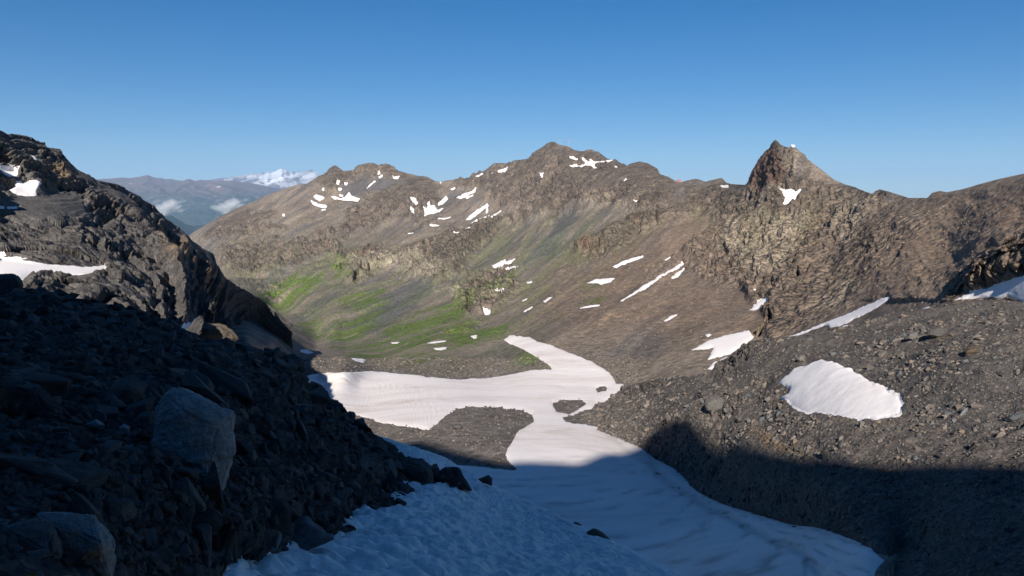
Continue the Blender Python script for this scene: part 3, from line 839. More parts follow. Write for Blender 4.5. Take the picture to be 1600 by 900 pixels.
U_ = dist_curve(s_cur, Xg, Yg)
yl_ = Yg + 75 * np.exp(-U_ / 55.0) * smooth(700, 800, Yg) + 5 * fbm(Pg / 30.0, 3, seed=61)
layer = np.log(4 + 0.06 * np.clip(yl_ - 700, 0, 400)) / 0.06
line = np.abs((layer * 0.62 + 0.35 * fbm(Pg / 7.0, 3, seed=62)) % 1.0 - 0.5) * 2
low = smooth(690, 760, Yg) * smooth(-2, 12, dB)
bands = smooth(0.45, 0.0, line) * smooth(-0.3, 0.35, fbm(Pg / np.array([14.0, 5.0, 3.0]), 3, seed=63)) * low * 0.22
groove = smooth(12, 0.0, dist_curve(s_cur, Xg + 4 * fbm(Pg / 12.0, 2, seed=67), Yg)) * smooth(700, 730, Yg)
groove2 = smooth(6, 1, dist_curve(np.array([(935, 668), (960, 690), (985, 712), (1010, 725)]), Xg, Yg))
bands = np.clip(bands * 2.2 + 0.25 * groove + 0.15 * groove2, 0, 1)
ripp = (0.25 * fbm(Pg / np.array([9.0, 3.0, 3.0]), 3, seed=65) - 0.10 * smooth(0.3, 0.0, line) * low - 0.35 * groove) * smooth(0, 8, dB)
PB = PS + NS * ripp[..., None]
o = snow_sheet('snowfield', PB, NS, dB, mpx, mat_basin, thick=3.0, masks=np.stack([bands, bands, bands], -1))
tag(o, 'long branching snowfield filling the valley floor, half in shadow', 'snowfield')

# ------------------------------------------------------------------ the scree slope and moraine on the right
R_TOP = [(900, 660), (930, 640), (960, 616), (975, 606), (990, 600), (1015, 594), (1040, 590), (1080, 588), (1105, 582), (1120, 574), (1133, 560), (1148, 552), (1165, 541), (1180, 532), (1195, 529),
         (1220, 527), (1240, 525), (1300, 517), (1360, 499), (1400, 488), (1480, 478), (1520, 469), (1563, 468), (1600, 472), (1700, 478)]
R_BOT = [(900, 662), (935, 672), (966, 686), (1000, 701), (1028, 720), (1056, 735), (1078, 759), (1091, 770), (1131, 790), (1170, 801), (1210, 813), (1233, 820), (1273, 825), (1300, 833),
         (1333, 846), (1375, 866), (1390, 900), (1400, 930), (1700, 940)]
R_PTS = [(960, 612, 330), (1040, 590, 290), (1120, 574, 250), (1170, 540, 240), (1200, 529, 232), (1300, 514, 212), (1400, 488, 200), (1500, 474, 190), (1600, 472, 178), (1680, 476, 165),
         (1000, 660, 255), (1050, 650, 225), (1120, 620, 208), (1078, 660, 205), (1120, 690, 183), (1200, 600, 188), (1200, 660, 165), (1169, 707, 152), (1300, 560, 172), (1300, 620, 148),
         (1300, 723, 116), (1300, 780, 103), (1400, 540, 160), (1400, 620, 132), (1400, 726, 104), (1400, 800, 92), (1400, 870, 84), (1500, 520, 150),
         (1500, 600, 122), (1500, 728, 97), (1500, 820, 80), (1500, 900, 69), (1600, 500, 150), (1600, 600, 115), (1600, 728, 89), (1600, 820, 73), (1600, 900, 62),
         (1680, 600, 105), (1680, 900, 56)]
for x, y in R_BOT[1:-2]:
    R_PTS.append((x, y, float(tpsT(np.array([x]), np.array([y]))[0]) * 0.997))
tpsR = TPS(R_PTS, 1e-4)
NCR, NRR = 640, 330
xr = np.linspace(902, 1664, NCR)
t = np.linspace(0, 1, NRR)[:, None]
Yr = curve(R_BOT, xr)[None] * (1 - t) + curve(R_TOP, xr)[None] * t
Xr = np.broadcast_to(xr[None], Yr.shape).copy()
Dr = tpsR(Xr, Yr)
P0 = at(Xr, Yr, Dr)
N0 = grid_normals(P0)
N0 *= np.sign((N0 * -P0).sum(-1, keepdims=True))
rockR = region([[(1130, 560), (1160, 540), (1185, 530), (1190, 545), (1160, 570), (1135, 592), (1115, 600), (1118, 580)], [(960, 612), (1000, 598), (1050, 592), (1030, 605), (985, 622)],
                [(1085, 620), (1150, 612), (1165, 640), (1120, 655)]], Xr, Yr, P0, 5, 6, 8, 5)
oc = region([[(1160, 660), (1200, 672), (1240, 700), (1290, 715), (1260, 725), (1200, 705)]], Xr, Yr, P0, 14, 14, 14, 7)
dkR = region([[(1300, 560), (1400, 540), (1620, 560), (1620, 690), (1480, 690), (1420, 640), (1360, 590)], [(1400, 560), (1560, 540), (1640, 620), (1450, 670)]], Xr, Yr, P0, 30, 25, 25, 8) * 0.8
edge = smooth(0, 0.03, t) * smooth(1.0, 0.97, t)
hR = 1.6 * fbm(P0 / 26.0, 4, seed=101) + 0.55 * fbm(P0 / 6.0, 3, seed=103, ridged=True) + 0.22 * fbm(P0 / 1.6, 3, 0.6, seed=107, ridged=True)
hR = hR + rockR * 1.8 * blocks(P0 / 2.6, rockR, 321) + rockR * (1.6 * fbm(P0 / 7.0, 4, 0.55, seed=109, ridged=True))
dR = poly_dist(SNOW_R[0][1], Xr, Yr)
mr = Dr / FPX
dR = dR + fbm(P0 / 2.2, 3, seed=93) * 2.5
smR = smooth(-1, 4, dR)
hR = hR * (1 - 0.85 * smR) * edge
PR = P0 + N0 * hR[..., None]
NR_ = grid_normals(PR)
NR_ *= np.sign((NR_ * -PR).sum(-1, keepdims=True))
backr = []
last = PR[-1]
dirb = last * np.array([1, 1, 0])
dirb /= np.linalg.norm(dirb, axis=1, keepdims=True)
for s, dz in ((2, 1.0), (6, 4.5), (14, 12), (30, 28)):
    backr.append(last + dirb * s - np.array([0, 0, dz]))
allR = np.concatenate([PR, np.array(backr)], 0)


def extr(m):
    return np.concatenate([m, np.repeat(m[-1:], len(backr), 0)], 0)


SLOPE_TONES = [(0.115, 0.102, 0.090), (0.090, 0.081, 0.074), (0.062, 0.061, 0.063), (0.09, 0.081, 0.074), (0.055, 0.053, 0.053), (0.06, 0.07, 0.03), (0.09, 0.09, 0.04),
               (0.14, 0.09, 0.06), (0.22, 0.15, 0.075)]
mat_slope = terrain_material('scree', 2.6, SLOPE_TONES, speck=0.75, bump=0.22)
me = mesh_from('scree_slope', allR.reshape(-1, 3), grid_faces(*allR.shape[:2]))
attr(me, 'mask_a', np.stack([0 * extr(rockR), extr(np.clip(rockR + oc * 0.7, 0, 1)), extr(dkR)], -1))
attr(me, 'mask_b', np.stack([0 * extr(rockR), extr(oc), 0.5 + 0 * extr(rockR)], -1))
slope = tag(link('scree_terrain', me, mat_slope), 'grey stony scree slope and moraine on the right', kind='structure')
o = snow_sheet('snowfield', blur(PR, 3), blur(NR_, 6), dR, mr, mat_patch, thick=1.5)
tag(o, SNOW_R[0][0], 'snowfield')

# ------------------------------------------------------------------ the dark layered mountain on the left
L_TOP = [(-60, 190), (-20, 198), (0, 203), (7, 208), (20, 210), (40, 212), (50, 215), (55, 220), (70, 222), (73, 229), (95, 232), (97, 240), (107, 252), (120, 265), (127, 269), (143, 275), (150, 282), (170, 286),
         (182, 288), (197, 295), (217, 305), (223, 313), (243, 323), (260, 343), (277, 353), (290, 363), (300, 377), (320, 390), (333, 397), (338, 410), (347, 427),
         (360, 440), (377, 450), (400, 463), (422, 478), (437, 489), (450, 503), (456, 515), (470, 560)]
L_PTS = [(-50, 190, 215), (0, 203, 232), (97, 240, 262), (182, 288, 292), (260, 343, 322), (338, 412, 350), (400, 463, 420), (450, 503, 490),
         (0, 300, 190), (0, 400, 140), (0, 445, 108), (100, 300, 220), (100, 400, 150), (100, 470, 108), (200, 350, 240), (200, 420, 160), (200, 480, 110), (250, 400, 215),
         (300, 420, 232), (300, 470, 180), (300, 520, 130), (338, 440, 300), (338, 480, 275), (335, 510, 210), (350, 540, 200), (355, 450, 345), (355, 500, 325), (380, 465, 390), (380, 530, 375), (420, 490, 445), (420, 550, 435),
         (455, 520, 500), (455, 580, 500), (0, 600, 80), (200, 600, 85), (400, 620, 410), (-50, 500, 95), (380, 580, 340), (350, 580, 190)]
LS = 1.5
tpsL = TPS([(x, y, d * (LS if x < 440 else 1.2)) for x, y, d in L_PTS], 1e-4)
NCL, NRL = 500, 330
xl = np.linspace(-40, 456, NCL)
t = np.linspace(0, 1, NRL)[:, None]
ybl = np.interp(xl, [-40, 300, 420, 505], [500, 560, 590, 600])
Yl = ybl[None] * (1 - t) + curve(L_TOP, xl)[None] * t
Xl = np.broadcast_to(xl[None], Yl.shape).copy()
Dl = tpsL(Xl, Yl)
P0 = at(Xl, Yl, Dl)
N0 = grid_normals(blur(P0, 4))
N0 *= np.sign((N0 * -P0).sum(-1, keepdims=True))
vw = P0 / np.linalg.norm(P0, axis=-1, keepdims=True)
N0 = -0.8 * vw + 0.3 * N0 + np.array([0, 0, 0.3])
N0 /= np.linalg.norm(N0, axis=-1, keepdims=True)
ml = Dl / FPX
wobL = fbm(P0 / 3.0, 3, seed=93)
dls, smL = [], np.zeros(Xl.shape)
for lab, pl in SNOW_L:
    d = poly_dist(pl, Xl, Yl) + wobL * 1.2
    dls.append(d)
    smL = np.maximum(smL, smooth(-6, 3, d))
talus = region([[(380, 520), (420, 530), (470, 550), (510, 560), (510, 610), (380, 600), (370, 545)], [(40, 300), (120, 300), (150, 340), (60, 350), (0, 330), (0, 310)]], Xl, Yl, P0, 8, 8, 16, 33)
Q0 = P0 / LS
dip = Q0[..., 2] + 0.10 * Q0[..., 0] + 0.02 * Q0[..., 1] + 2.2 * fbm(Q0 / 30.0, 3, seed=121)


def saw(v, sharp=0.22):
    f = v - np.floor(v)
    return np.where(f < 1 - sharp, f / (1 - sharp), (1 - f) / sharp)


bed = np.floor(dip / 7.0)
led = 11.0 * (saw(dip / 7.0, 0.14) - 0.5) + 5.0 * (saw(dip / 2.6 + 0.3, 0.16) - 0.5) + 1.6 * (saw(dip / 0.95, 0.2) - 0.5)
brk = smooth(-0.35, 0.35, fbm(Q0 / np.array([26.0, 26.0, 12.0]), 3, seed=123))
rkl = (1 - smL) * (1 - talus)
blocky = 3.0 * blocks(Q0 / np.array([11.0, 11.0, 3.2]), rkl, 311) + 1.3 * blocks(Q0 / np.array([4.0, 4.0, 1.1]), rkl, 313) + 3.0 * fbm(Q0 / np.array([22.0, 22.0, 16.0]), 4, 0.55, seed=127, ridged=True) + 1.1 * fbm(Q0 / np.array([5.0, 5.0, 3.2]), 3, 0.6, seed=129, ridged=True)
hL = LS * (led * (0.3 + 0.7 * brk) + blocky * (0.5 + 0.5 * brk)) * (1 - smL) * (1 - 0.8 * talus)
# ribs on the right flank whose far sides lie in shade
for (ax, ay, bx, by, wpx, amp) in ((115, 262, 205, 330, 20, 9), (190, 318, 262, 410, 22, 13), (262, 395, 320, 500, 18, 8), (300, 380, 345, 430, 16, 9), (10, 235, 62, 290, 13, 5)):
    ex, ey = bx - ax, by - ay
    tt = np.clip(((Xl - ax) * ex + (Yl - ay) * ey) / (ex * ex + ey * ey), 0, 1)
    side = ((Xl - ax) * (-ey) + (Yl - ay) * ex) / math.hypot(ex, ey)      # + below the rib line
    prox = np.hypot(Xl - ax - tt * ex, Yl - ay - tt * ey)
    hL = hL + LS * amp * np.exp(-(prox / wpx) ** 2) * np.where(side > 0, 1.0, np.exp(-(prox / (wpx * 0.25)) ** 2)) * (0.7 + 0.6 * fbm(Q0 / 9.0, 3, seed=131))
dcl = Yl - curve(L_TOP, xl)[None]
lim = ml * (1.6 + 0.9 * np.clip(dcl, 0, 200))
hL = lim * np.tanh(hL / lim)
PL = P0 + N0 * hL[..., None]
NL = grid_normals(PL)
NL *= np.sign((NL * -PL).sum(-1, keepdims=True))
last = PL[-1]
backl = []
away = last * np.array([1, 1, 0])
away /= np.linalg.norm(away, axis=1, keepdims=True)
for s, dz in ((1.5, 1.2), (5, 4.5), (14, 13), (40, 38), (110, 100)):
    backl.append(last + away * s - np.array([0, 0, dz]) + (rng.normal(size=last.shape) * s * 0.08))
allL = np.concatenate([PL, np.array(backl)], 0)


def extl(m):
    return np.concatenate([m, np.repeat(m[-1:], len(backl), 0)], 0)


tanL = region([[(225, 360), (262, 360), (290, 385), (345, 440), (352, 470), (320, 480), (290, 450), (262, 420)], [(60, 270), (110, 260), (125, 285), (80, 300)]], Xl, Yl, P0, 9, 12, 14, 35) * 0.6
beds = np.clip(0.5 + 0.16 * (np.sin(bed * 12.9898) * 0.9) + 0.12 * fbm(P0 / 12.0, 3, seed=137), 0, 1)
LEFT_TONES = [(0.118, 0.111, 0.105), (0.10, 0.095, 0.091), (0.115, 0.112, 0.11), (0.13, 0.122, 0.116), (0.066, 0.064, 0.064), (0.05, 0.06, 0.03), (0.07, 0.07, 0.04), (0.11, 0.07, 0.05), (0.24, 0.165, 0.095)]
mat_left = terrain_material('layered_dark_rock', 1.1, LEFT_TONES, streak=(0.35, (0.25, 0.25, 2.2), (0, 0.06, 0)), speck=0.45, bump=0.5)
me = mesh_from('left_mountain', allL.reshape(-1, 3), grid_faces(*allL.shape[:2]))
attr(me, 'mask_a', np.stack([0 * extl(beds), extl(np.clip(1 - talus, 0, 1)), extl(talus)], -1))
attr(me, 'mask_b', np.stack([0 * extl(beds), extl(tanL), extl(beds)], -1))
left = tag(link('mountain_terrain', me, mat_left), 'dark layered rock mountain rising on the left', kind='structure')
PLs, NLs = blur(PL, 2), blur(NL, 8)
for (lab, pl), d in zip(SNOW_L, dls):
    o = snow_sheet('snow_patch', PLs, NLs, d, ml, mat_patch, thick=2.6)
    if o:
        tag(o, lab, 'snow patch', 'snow patches left on the mountainsides')

# ------------------------------------------------------------------ the shaded foreground: boulder slope and snow slope
F_TOP = [(-60, 452), (-20, 456), (0, 460), (30, 462), (60, 461), (100, 465), (140, 476), (160, 478), (190, 481), (210, 491), (250, 506), (300, 527), (330, 536), (360, 545), (400, 549), (420, 552), (440, 557), (455, 566), (462, 582), (470, 592),
         (485, 604), (500, 622), (512, 630), (527, 638), (545, 651), (560, 668), (580, 681), (600, 689), (613, 700), (627, 713), (650, 720), (665, 728), (676, 734), (690, 745)]
F_PTS = [(0, 900, 4.6), (0, 800, 5.8), (0, 700, 8), (0, 600, 13), (0, 520, 22), (0, 458, 40), (-60, 455, 38), (-60, 900, 4.2), (150, 900, 5.6), (300, 900, 7.6), (150, 800, 6.6), (150, 700, 8.8), (300, 700, 10.5), (300, 800, 8.6),
         (300, 600, 17.5), (300, 527, 36), (150, 600, 14), (150, 478, 38), (400, 700, 14), (400, 800, 11), (400, 600, 24), (480, 860, 13), (455, 566, 44), (500, 625, 42), (545, 651, 50), (500, 700, 22), (550, 740, 24.5),
         (600, 689, 44), (620, 755, 29), (540, 815, 17.3), (600, 780, 24), (620, 803, 21), (676, 734, 40), (560, 668, 52), (700, 760, 36), (650, 790, 25), (480, 640, 34), (420, 880, 10), (360, 900, 8.6), (700, 860, 19), (560, 900, 11.5)]
tpsF = TPS(F_PTS, 1e-4)
NCF, NRF = 520, 330
xf = np.linspace(-30, 690, NCF)
t = np.linspace(0, 1, NRF)[:, None]
Yf = 930.0 * (1 - t) + curve(F_TOP, xf)[None] * t
Xf = np.broadcast_to(xf[None], Yf.shape).copy()
Df = tpsF(Xf, Yf)
N_EDGE = [(330, 960), (350, 897), (363, 884), (352, 872), (380, 872), (420, 866), (483, 860), (520, 842), (557, 833), (536, 816), (560, 808), (617, 803), (640, 800), (600, 781), (592, 777), (625, 778), (657, 777),
          (630, 758), (673, 763), (700, 752), (738, 766), (735, 745), (705, 728), (680, 735), (660, 722), (627, 713), (613, 700), (600, 689), (575, 678), (552, 664)]
N_PTS = [(557, 668, 66), (620, 694, 58), (697, 720, 50), (772, 764, 43), (859, 802, 37), (906, 824, 34), (981, 860, 30), (1060, 900, 26), (600, 900, 11.6), (360, 900, 8.8), (800, 900, 15.5), (540, 815, 17.5), (600, 780, 24.3),
         (640, 720, 42), (483, 860, 13.1), (700, 800, 24.5), (720, 850, 18.5), (850, 850, 25), (950, 900, 20), (660, 775, 27), (690, 745, 37), (1100, 945, 21), (400, 700, 16), (350, 800, 10.5), (480, 640, 45)]
tpsN = TPS(N_PTS, 1e-4)
wN = smooth(-30, 0, poly_dist(N_EDGE + [(700, 640), (900, 700), (1300, 960)], Xf, Yf))
Df = Df * (1 - wN) + tpsN(Xf, Yf) * 1.004 * wN
P0 = at(Xf, Yf, Df)
N0 = grid_normals(P0)
N0 *= np.sign((N0 * -P0).sum(-1, keepdims=True))
# snow covers the lower right of it
N_EDGE = [(330, 960), (350, 897), (363, 884), (352, 872), (380, 872), (420, 866), (483, 860), (520, 842), (557, 833), (536, 816), (560, 808), (617, 803), (640, 800), (600, 781), (592, 777), (625, 778), (657, 777),
          (630, 758), (673, 763), (700, 752), (738, 766), (735, 745), (705, 728), (680, 735), (660, 722), (627, 713), (613, 700), (600, 689), (575, 678), (552, 664)]
dN = poly_dist(N_EDGE + [(700, 640), (900, 700), (1300, 960)], Xf, Yf)
sc = np.clip(Df / 12.0, 0.35, 2.6)
hF = sc * (0.30 * fbm(P0 / (2.4 * 1.0), 4, 0.55, seed=151, ridged=True) + 0.10 * fbm(P0 / 0.6, 3, 0.6, seed=153, ridged=True)) + 0.05 * fbm(P0 / 0.18, 2, seed=157, ridged=True)
mf = Df / FPX
dcf = Yf - curve(F_TOP, xf)[None]
lim = mf * (3.0 + 0.6 * np.clip(dcf, 0, 300))
hF = lim * np.tanh(hF / lim) * (1 - 0.7 * wN)
PF = P0 + N0 * hF[..., None] - N0 * (smooth(-2, 14, dN) * 14 * mf)[..., None]
last = PF[-1]
dirb = last * np.array([1, 1, 0])
dirb /= np.linalg.norm(dirb, axis=1, keepdims=True)
backf = [last + dirb * s - np.array([0, 0, dz]) for s, dz in ((0.6, 0.5), (2.5, 2.4), (9, 9), (30, 24), (70, 60))]
allF = np.concatenate([PF, np.array(backf)], 0)
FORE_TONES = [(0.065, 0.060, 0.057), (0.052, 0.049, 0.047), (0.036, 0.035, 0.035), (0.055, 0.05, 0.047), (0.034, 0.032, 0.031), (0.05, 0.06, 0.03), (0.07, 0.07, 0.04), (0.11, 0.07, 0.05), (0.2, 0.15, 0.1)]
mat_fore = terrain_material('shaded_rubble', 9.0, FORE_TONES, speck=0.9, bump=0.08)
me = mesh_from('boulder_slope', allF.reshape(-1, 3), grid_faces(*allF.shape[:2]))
z = np.zeros(allF.shape[:2])
attr(me, 'mask_a', np.stack([z, z + 0.3, z + 0.3], -1))
attr(me, 'mask_b', np.stack([z, z, z + 0.5], -1))
fore = tag(link('slope_terrain', me, mat_fore), 'dark rubble slope in shadow on the left', kind='structure')

N_TOP = [(320, 560), (420, 600), (500, 640), (540, 660), (557, 668), (583, 680), (617, 693), (650, 703), (697, 720), (740, 745), (772, 764), (825, 787), (859, 802), (906, 824), (959, 849), (981, 860), (1059, 900), (1150, 945)]
N_PTS = [(557, 668, 66), (620, 694, 58), (697, 720, 50), (772, 764, 43), (859, 802, 37), (906, 824, 34), (981, 860, 30), (1060, 900, 26), (600, 900, 11.6), (360, 900, 8.8), (800, 900, 15.5), (540, 815, 17.5), (600, 780, 24.3),
         (640, 720, 42), (483, 860, 13.1), (700, 800, 24.5), (720, 850, 18.5), (850, 850, 25), (950, 900, 20), (660, 775, 27), (690, 745, 37), (1100, 945, 21), (400, 700, 16), (350, 800, 10.5), (480, 640, 45)]
tpsN = TPS(N_PTS, 1e-4)
NCN, NRN = 560, 250
xn = np.linspace(322, 1120, NCN)
t = np.linspace(0, 1, NRN)[:, None]
Yn = 948.0 * (1 - t) + curve(N_TOP, xn)[None] * t
Xn = np.broadcast_to(xn[None], Yn.shape).copy()
Dn = tpsN(Xn, Yn)
P0 = at(Xn, Yn, Dn)
N0 = grid_normals(P0)
N0 *= np.sign((N0 * -P0).sum(-1, keepdims=True))
q = P0.copy()
cup = fbm(q / np.array([0.75, 0.5, 0.6]), 3, 0.5, seed=171)
cup2 = fbm(q / np.array([0.28, 0.16, 0.2]), 2, 0.5, seed=173)
hN = 0.34 * np.abs(cup) + 0.07 * cup2 + 0.10 * fbm(P0 / 4.0, 3, seed=175)
lim = (Dn / FPX) * (2.0 + 0.6 * np.clip(Yn - curve(N_TOP, xn)[None], 0, 100))
hN = lim * np.tanh(hN / lim)
dNn = poly_dist(N_EDGE + [(700, 640), (900, 700), (1300, 960)], Xn, Yn) + 2.5 * fbm(P0 / 0.5, 3, seed=177)
hN = hN + np.clip(dNn, -12, 5) * 0.6 * Dn / FPX
PN = P0 + N0 * hN[..., None]
keep = (dNn > -9)
q4 = keep[:-1, :-1] & keep[1:, :-1] & keep[:-1, 1:] & keep[1:, 1:]
last = PN[-1]
dirb = np.array([0.35, 0.93, 0.0])
backn = [last + dirb * s - np.array([0, 0, dz]) for s, dz in ((0.8, 0.5), (3, 2.4), (10, 10), (30, 33), (60, 70))]
allN = np.concatenate([PN, np.array(backn)], 0)
fa = grid_faces(*allN.shape[:2]).reshape(allN.shape[0] - 1, allN.shape[1] - 1, 4)
fq = np.concatenate([q4, np.repeat(q4[-1:], len(backn), 0)], 0)
f = fa[fq]
used, inv = np.unique(f, return_inverse=True)
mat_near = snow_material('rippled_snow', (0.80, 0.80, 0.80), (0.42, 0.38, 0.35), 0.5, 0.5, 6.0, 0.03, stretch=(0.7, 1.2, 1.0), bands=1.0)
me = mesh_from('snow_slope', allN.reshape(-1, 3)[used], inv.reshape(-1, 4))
cup_shade = smooth(0.16, 0.0, np.abs(cup)) * smooth(-0.2, 0.5, fbm(P0 / 1.8, 3, seed=179)) * 0.45  # shade of the suncup hollows, painted into the snow colour to deepen them
cup_shade = np.concatenate([cup_shade, np.repeat(cup_shade[-1:], len(backn), 0)], 0)
attr(me, 'mask_a', np.stack([cup_shade] * 3, -1).reshape(-1, 3)[used])
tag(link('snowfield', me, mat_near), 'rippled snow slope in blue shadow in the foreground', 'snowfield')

# ------------------------------------------------------------------ the mountain behind the camera that shades the foreground
EDGE = [(656, 689, 'T'), (690, 698, 'T'), (718, 706, 'T'), (752, 715, 'T'), (794, 723, 'T'), (872, 724, 'T'), (909, 727, 'T'), (928, 715, 'T'), (950, 710, 'T'), (969, 712, 'T'), (995, 702, 'T'),
        (1016, 671, 'R'), (1037, 667, 'R'), (1069, 656, 'R'), (1087, 657, 'R'), (1103, 671, 'R'), (1116, 693, 'R'), (1137, 701, 'R'), (1169, 707, 'R'), (1233, 718, 'R'), (1300, 723, 'R'), (1367, 726, 'R'),
        (1467, 728, 'R'), (1600, 728, 'R'), (1660, 728, 'R')]
KY = -190.0
prof = []
for x, y, s in EDGE:
    d = (tpsT if s == 'T' else tpsR)(np.array([x]), np.array([y]))[0]
    p = at(x, y, d)
    run = (p[1] - KY) / math.cos(SUN_AZ)
    prof.append((p[0] - math.tan(SUN_AZ) * (p[1] - KY), p[2] + run * math.tan(SUN_EL), x))
if globals().get('VERBOSE'):
    for pr in prof:
        print('CASTER %.1f %.1f px%d' % pr)
prof = sorted([(a, b) for a, b, _ in prof] + [(-106, 136), (-130, 128), (-200, 118)])
px_ = np.array([a for a, _ in prof])
pz_ = np.array([b for _, b in prof])
xk = np.linspace(-420, 420, 700)
zk = np.interp(xk, px_, pz_)
ker = np.hanning(7)
ker /= ker.sum()
zk = np.convolve(np.pad(zk, 3, mode='edge'), ker, 'valid')
outl = smooth(px_[0], px_[0] - 120, xk)
outr = smooth(px_[-1], px_[-1] + 120, xk)
zk = zk + (outl + outr) * 8 * fbm(np.stack([xk / 60, 0 * xk, 0 * xk], -1), 3, seed=191) + 1.0 * fbm(np.stack([xk / 7, 0 * xk + 3, 0 * xk], -1), 2, seed=193) * (0.5 + outl + outr)
rows = []
for yy, fz in ((-20, 0.0), (-45, 0.10), (-80, 0.30), (-120, 0.55), (-155, 0.78), (-180, 0.95), (KY, 1.0), (-205, 0.93), (-260, 0.6), (-360, 0.1), (-480, -0.5)):
    base = -14.0 - 0.02 * np.abs(xk)
    zz = base + (zk - base) * fz
    pt = np.stack([xk, 0 * xk + yy, zz], -1)
    if yy != KY and yy != -20:
        pt[:, 2] += 5 * fbm(pt / 25.0, 4, seed=195, ridged=True) - 5
    rows.append(pt)
K = np.array(rows)
me = mesh_from('shading_mountain', K.reshape(-1, 3), grid_faces(*K.shape[:2]))
z = np.zeros(K.shape[:2])
attr(me, 'mask_a', np.stack([z, z + 0.6, z + 0.3], -1))
attr(me, 'mask_b', np.stack([z, z, z + 0.5], -1))
tag(link('mountain_terrain', me, mat_left), 'mountain behind the viewpoint that shades the foreground', kind='structure')

# ------------------------------------------------------------------ distant ranges and the low ground between
def far_material(name, rock, green, snow_amt=0.0, sc=0.0012):
    b = NB(name)
    A = b.sep('mask_a')
    n = b.noise(sc * 4, 5, 0.6)
    n2 = b.noise(sc * 20, 4, 0.6)
    f = b.math('ADD', A[0], b.math('MULTIPLY', b.math('SUBTRACT', n, 0.5), 0.9), clamp=True)
    col = b.mix(f, rock, green)
    cc = b.math('ADD', b.math('MULTIPLY', n2, 1.0), 0.5)
    k = b.n('ShaderNodeCombineColor')
    for i in range(3):
        b.l(cc, k.inputs[i])
    col = b.mix(1.0, col, k.outputs[0], 'MULTIPLY')
    col = b.mix(A[1], col, (0.62, 0.64, 0.68))
    return b.finish(col, 0.95, None, 0.05)


def far_range(name, label, crest, depth, ybase, dbase, amp, scl, mat, seed, green, snow=None, x0=120, x1=560, nc=380, nr=150):
    xx = np.linspace(x0, x1, nc)
    t = np.linspace(0, 1, nr)[:, None]
    yt = curve(crest, xx)[None]
    Y = ybase * (1 - t) + yt * t
    X = np.broadcast_to(xx[None], Y.shape).copy()
    D = dbase * (1 - t) + depth * t + 0 * X
    P = at(X, Y, D)
    n = fbm(P / scl, 6, 0.52, seed=seed, ridged=True)
    w = smooth(0, 1, (Y - yt) / 22.0) * 0.75 + 0.25
    P = P + np.array([0.15, -1.0, 0.35]) * (n * amp * w)[..., None]
    last = P[-1]
    P = np.concatenate([P, [last + np.array([0, s, -0.5 * s]) for s in (depth * 0.02, depth * 0.08)]], 0)
    me = mesh_from(name, P.reshape(-1, 3), grid_faces(*P.shape[:2]))
    Xe = np.concatenate([X, X[-2:]], 0)
    Ye = np.concatenate([Y, Y[-2:]], 0)
    g = green(Xe, Ye, P)
    s = snow(Xe, Ye, P) if snow else 0 * g
    attr(me, 'mask_a', np.stack([g, s, g], -1))
    return tag(link(name, me, mat), label, kind='structure')


mat_far = far_material('far_rock', (0.12, 0.082, 0.068), (0.022, 0.036, 0.022), sc=0.0005)
mat_far2 = far_material('far_valley_side', (0.07, 0.07, 0.05), (0.012, 0.028, 0.015), sc=0.0007)
SNOWY = [(300, 284), (338, 279.5), (350, 278), (358, 278.5), (366, 275.5), (372, 276.5), (382, 274.5), (388, 275), (395, 272), (403, 273.5), (410, 271), (414, 272.5), (420, 269), (425, 271.5), (430, 269.5), (434, 267), (437, 266), (441, 264), (445, 267), (449, 267.5), (455, 271), (459, 269), (463, 270.5), (468, 273), (472, 271), (476, 268), (480, 268.5), (485, 266), (492, 267), (496, 270), (500, 274), (560, 285)]


def snow_massif(X, Y, P):
    m = region([[(408, 283), (420, 272), (440, 264), (455, 272), (470, 272), (462, 280), (448, 284), (436, 289), (425, 293), (410, 290)], [(474, 276), (484, 267), (494, 266), (500, 276), (488, 283), (478, 282)],
                [(385, 279), (400, 277), (404, 282), (390, 284)]], X, Y, P, 1.5, 7, 1400, 201)
    r = fbm(P / np.array([700.0, 1500.0, 500.0]), 5, 0.6, seed=203, ridged=True)
    return np.clip(m * smooth(-0.25, 0.15, r) + 0.5 * smooth(0.15, 0.4, r) * (X > 350) * (Y < 296), 0, 1)


far_range('mountain_range', 'snowy massif on the far horizon', SNOWY, 46000, 345, 38000, 900, 3500, mat_far, 211, lambda X, Y, P: 0.15 * smooth(285, 300, Y), snow_massif, 280, 600)
MIDR = [(80, 285), (160, 283), (175, 281), (190, 279), (204, 280), (217, 278), (226, 276), (232, 274.5), (238, 277), (245, 279), (252, 278.5), (258, 280.5), (267, 280), (275, 282), (286, 282), (291, 280.5), (296, 279.5), (300, 281), (305, 283), (314, 281.5), (325, 283), (340, 282), (370, 284), (400, 290), (430, 296), (470, 300), (560, 310)]
far_range('mountain_range', 'reddish brown distant range left of the snowy massif', MIDR, 30000, 370, 22000, 1000, 3000, mat_far, 221, lambda X, Y, P: smooth(292, 330, Y) * 0.9 + 0.1 * smooth(330, 420, X),
          lambda X, Y, P: 0.7 * smooth(0.45, 0.6, fbm(P / 500.0, 3, seed=223)) * (Y < 306), 60, 600)
NEARR = [(60, 300), (190, 300), (225, 322), (262, 335), (290, 352), (310, 372), (325, 372), (350, 345), (390, 320), (430, 310), (600, 300)]
VALR = [(60, 330), (200, 322), (240, 330), (262, 333), (290, 350), (302, 354), (320, 352), (345, 360), (400, 380), (600, 400)]
far_range('hillside_range', 'dark forested slope deep in the far valley', VALR, 15000, 430, 11000, 350, 1600, mat_far2, 231, lambda X, Y, P: 0.9 + 0 * X, None, 60, 620)
gm = NB('low_ground')
lowcol = gm.mix(gm.noise(0.0004, 5), (0.05, 0.075, 0.035), (0.11, 0.10, 0.07))
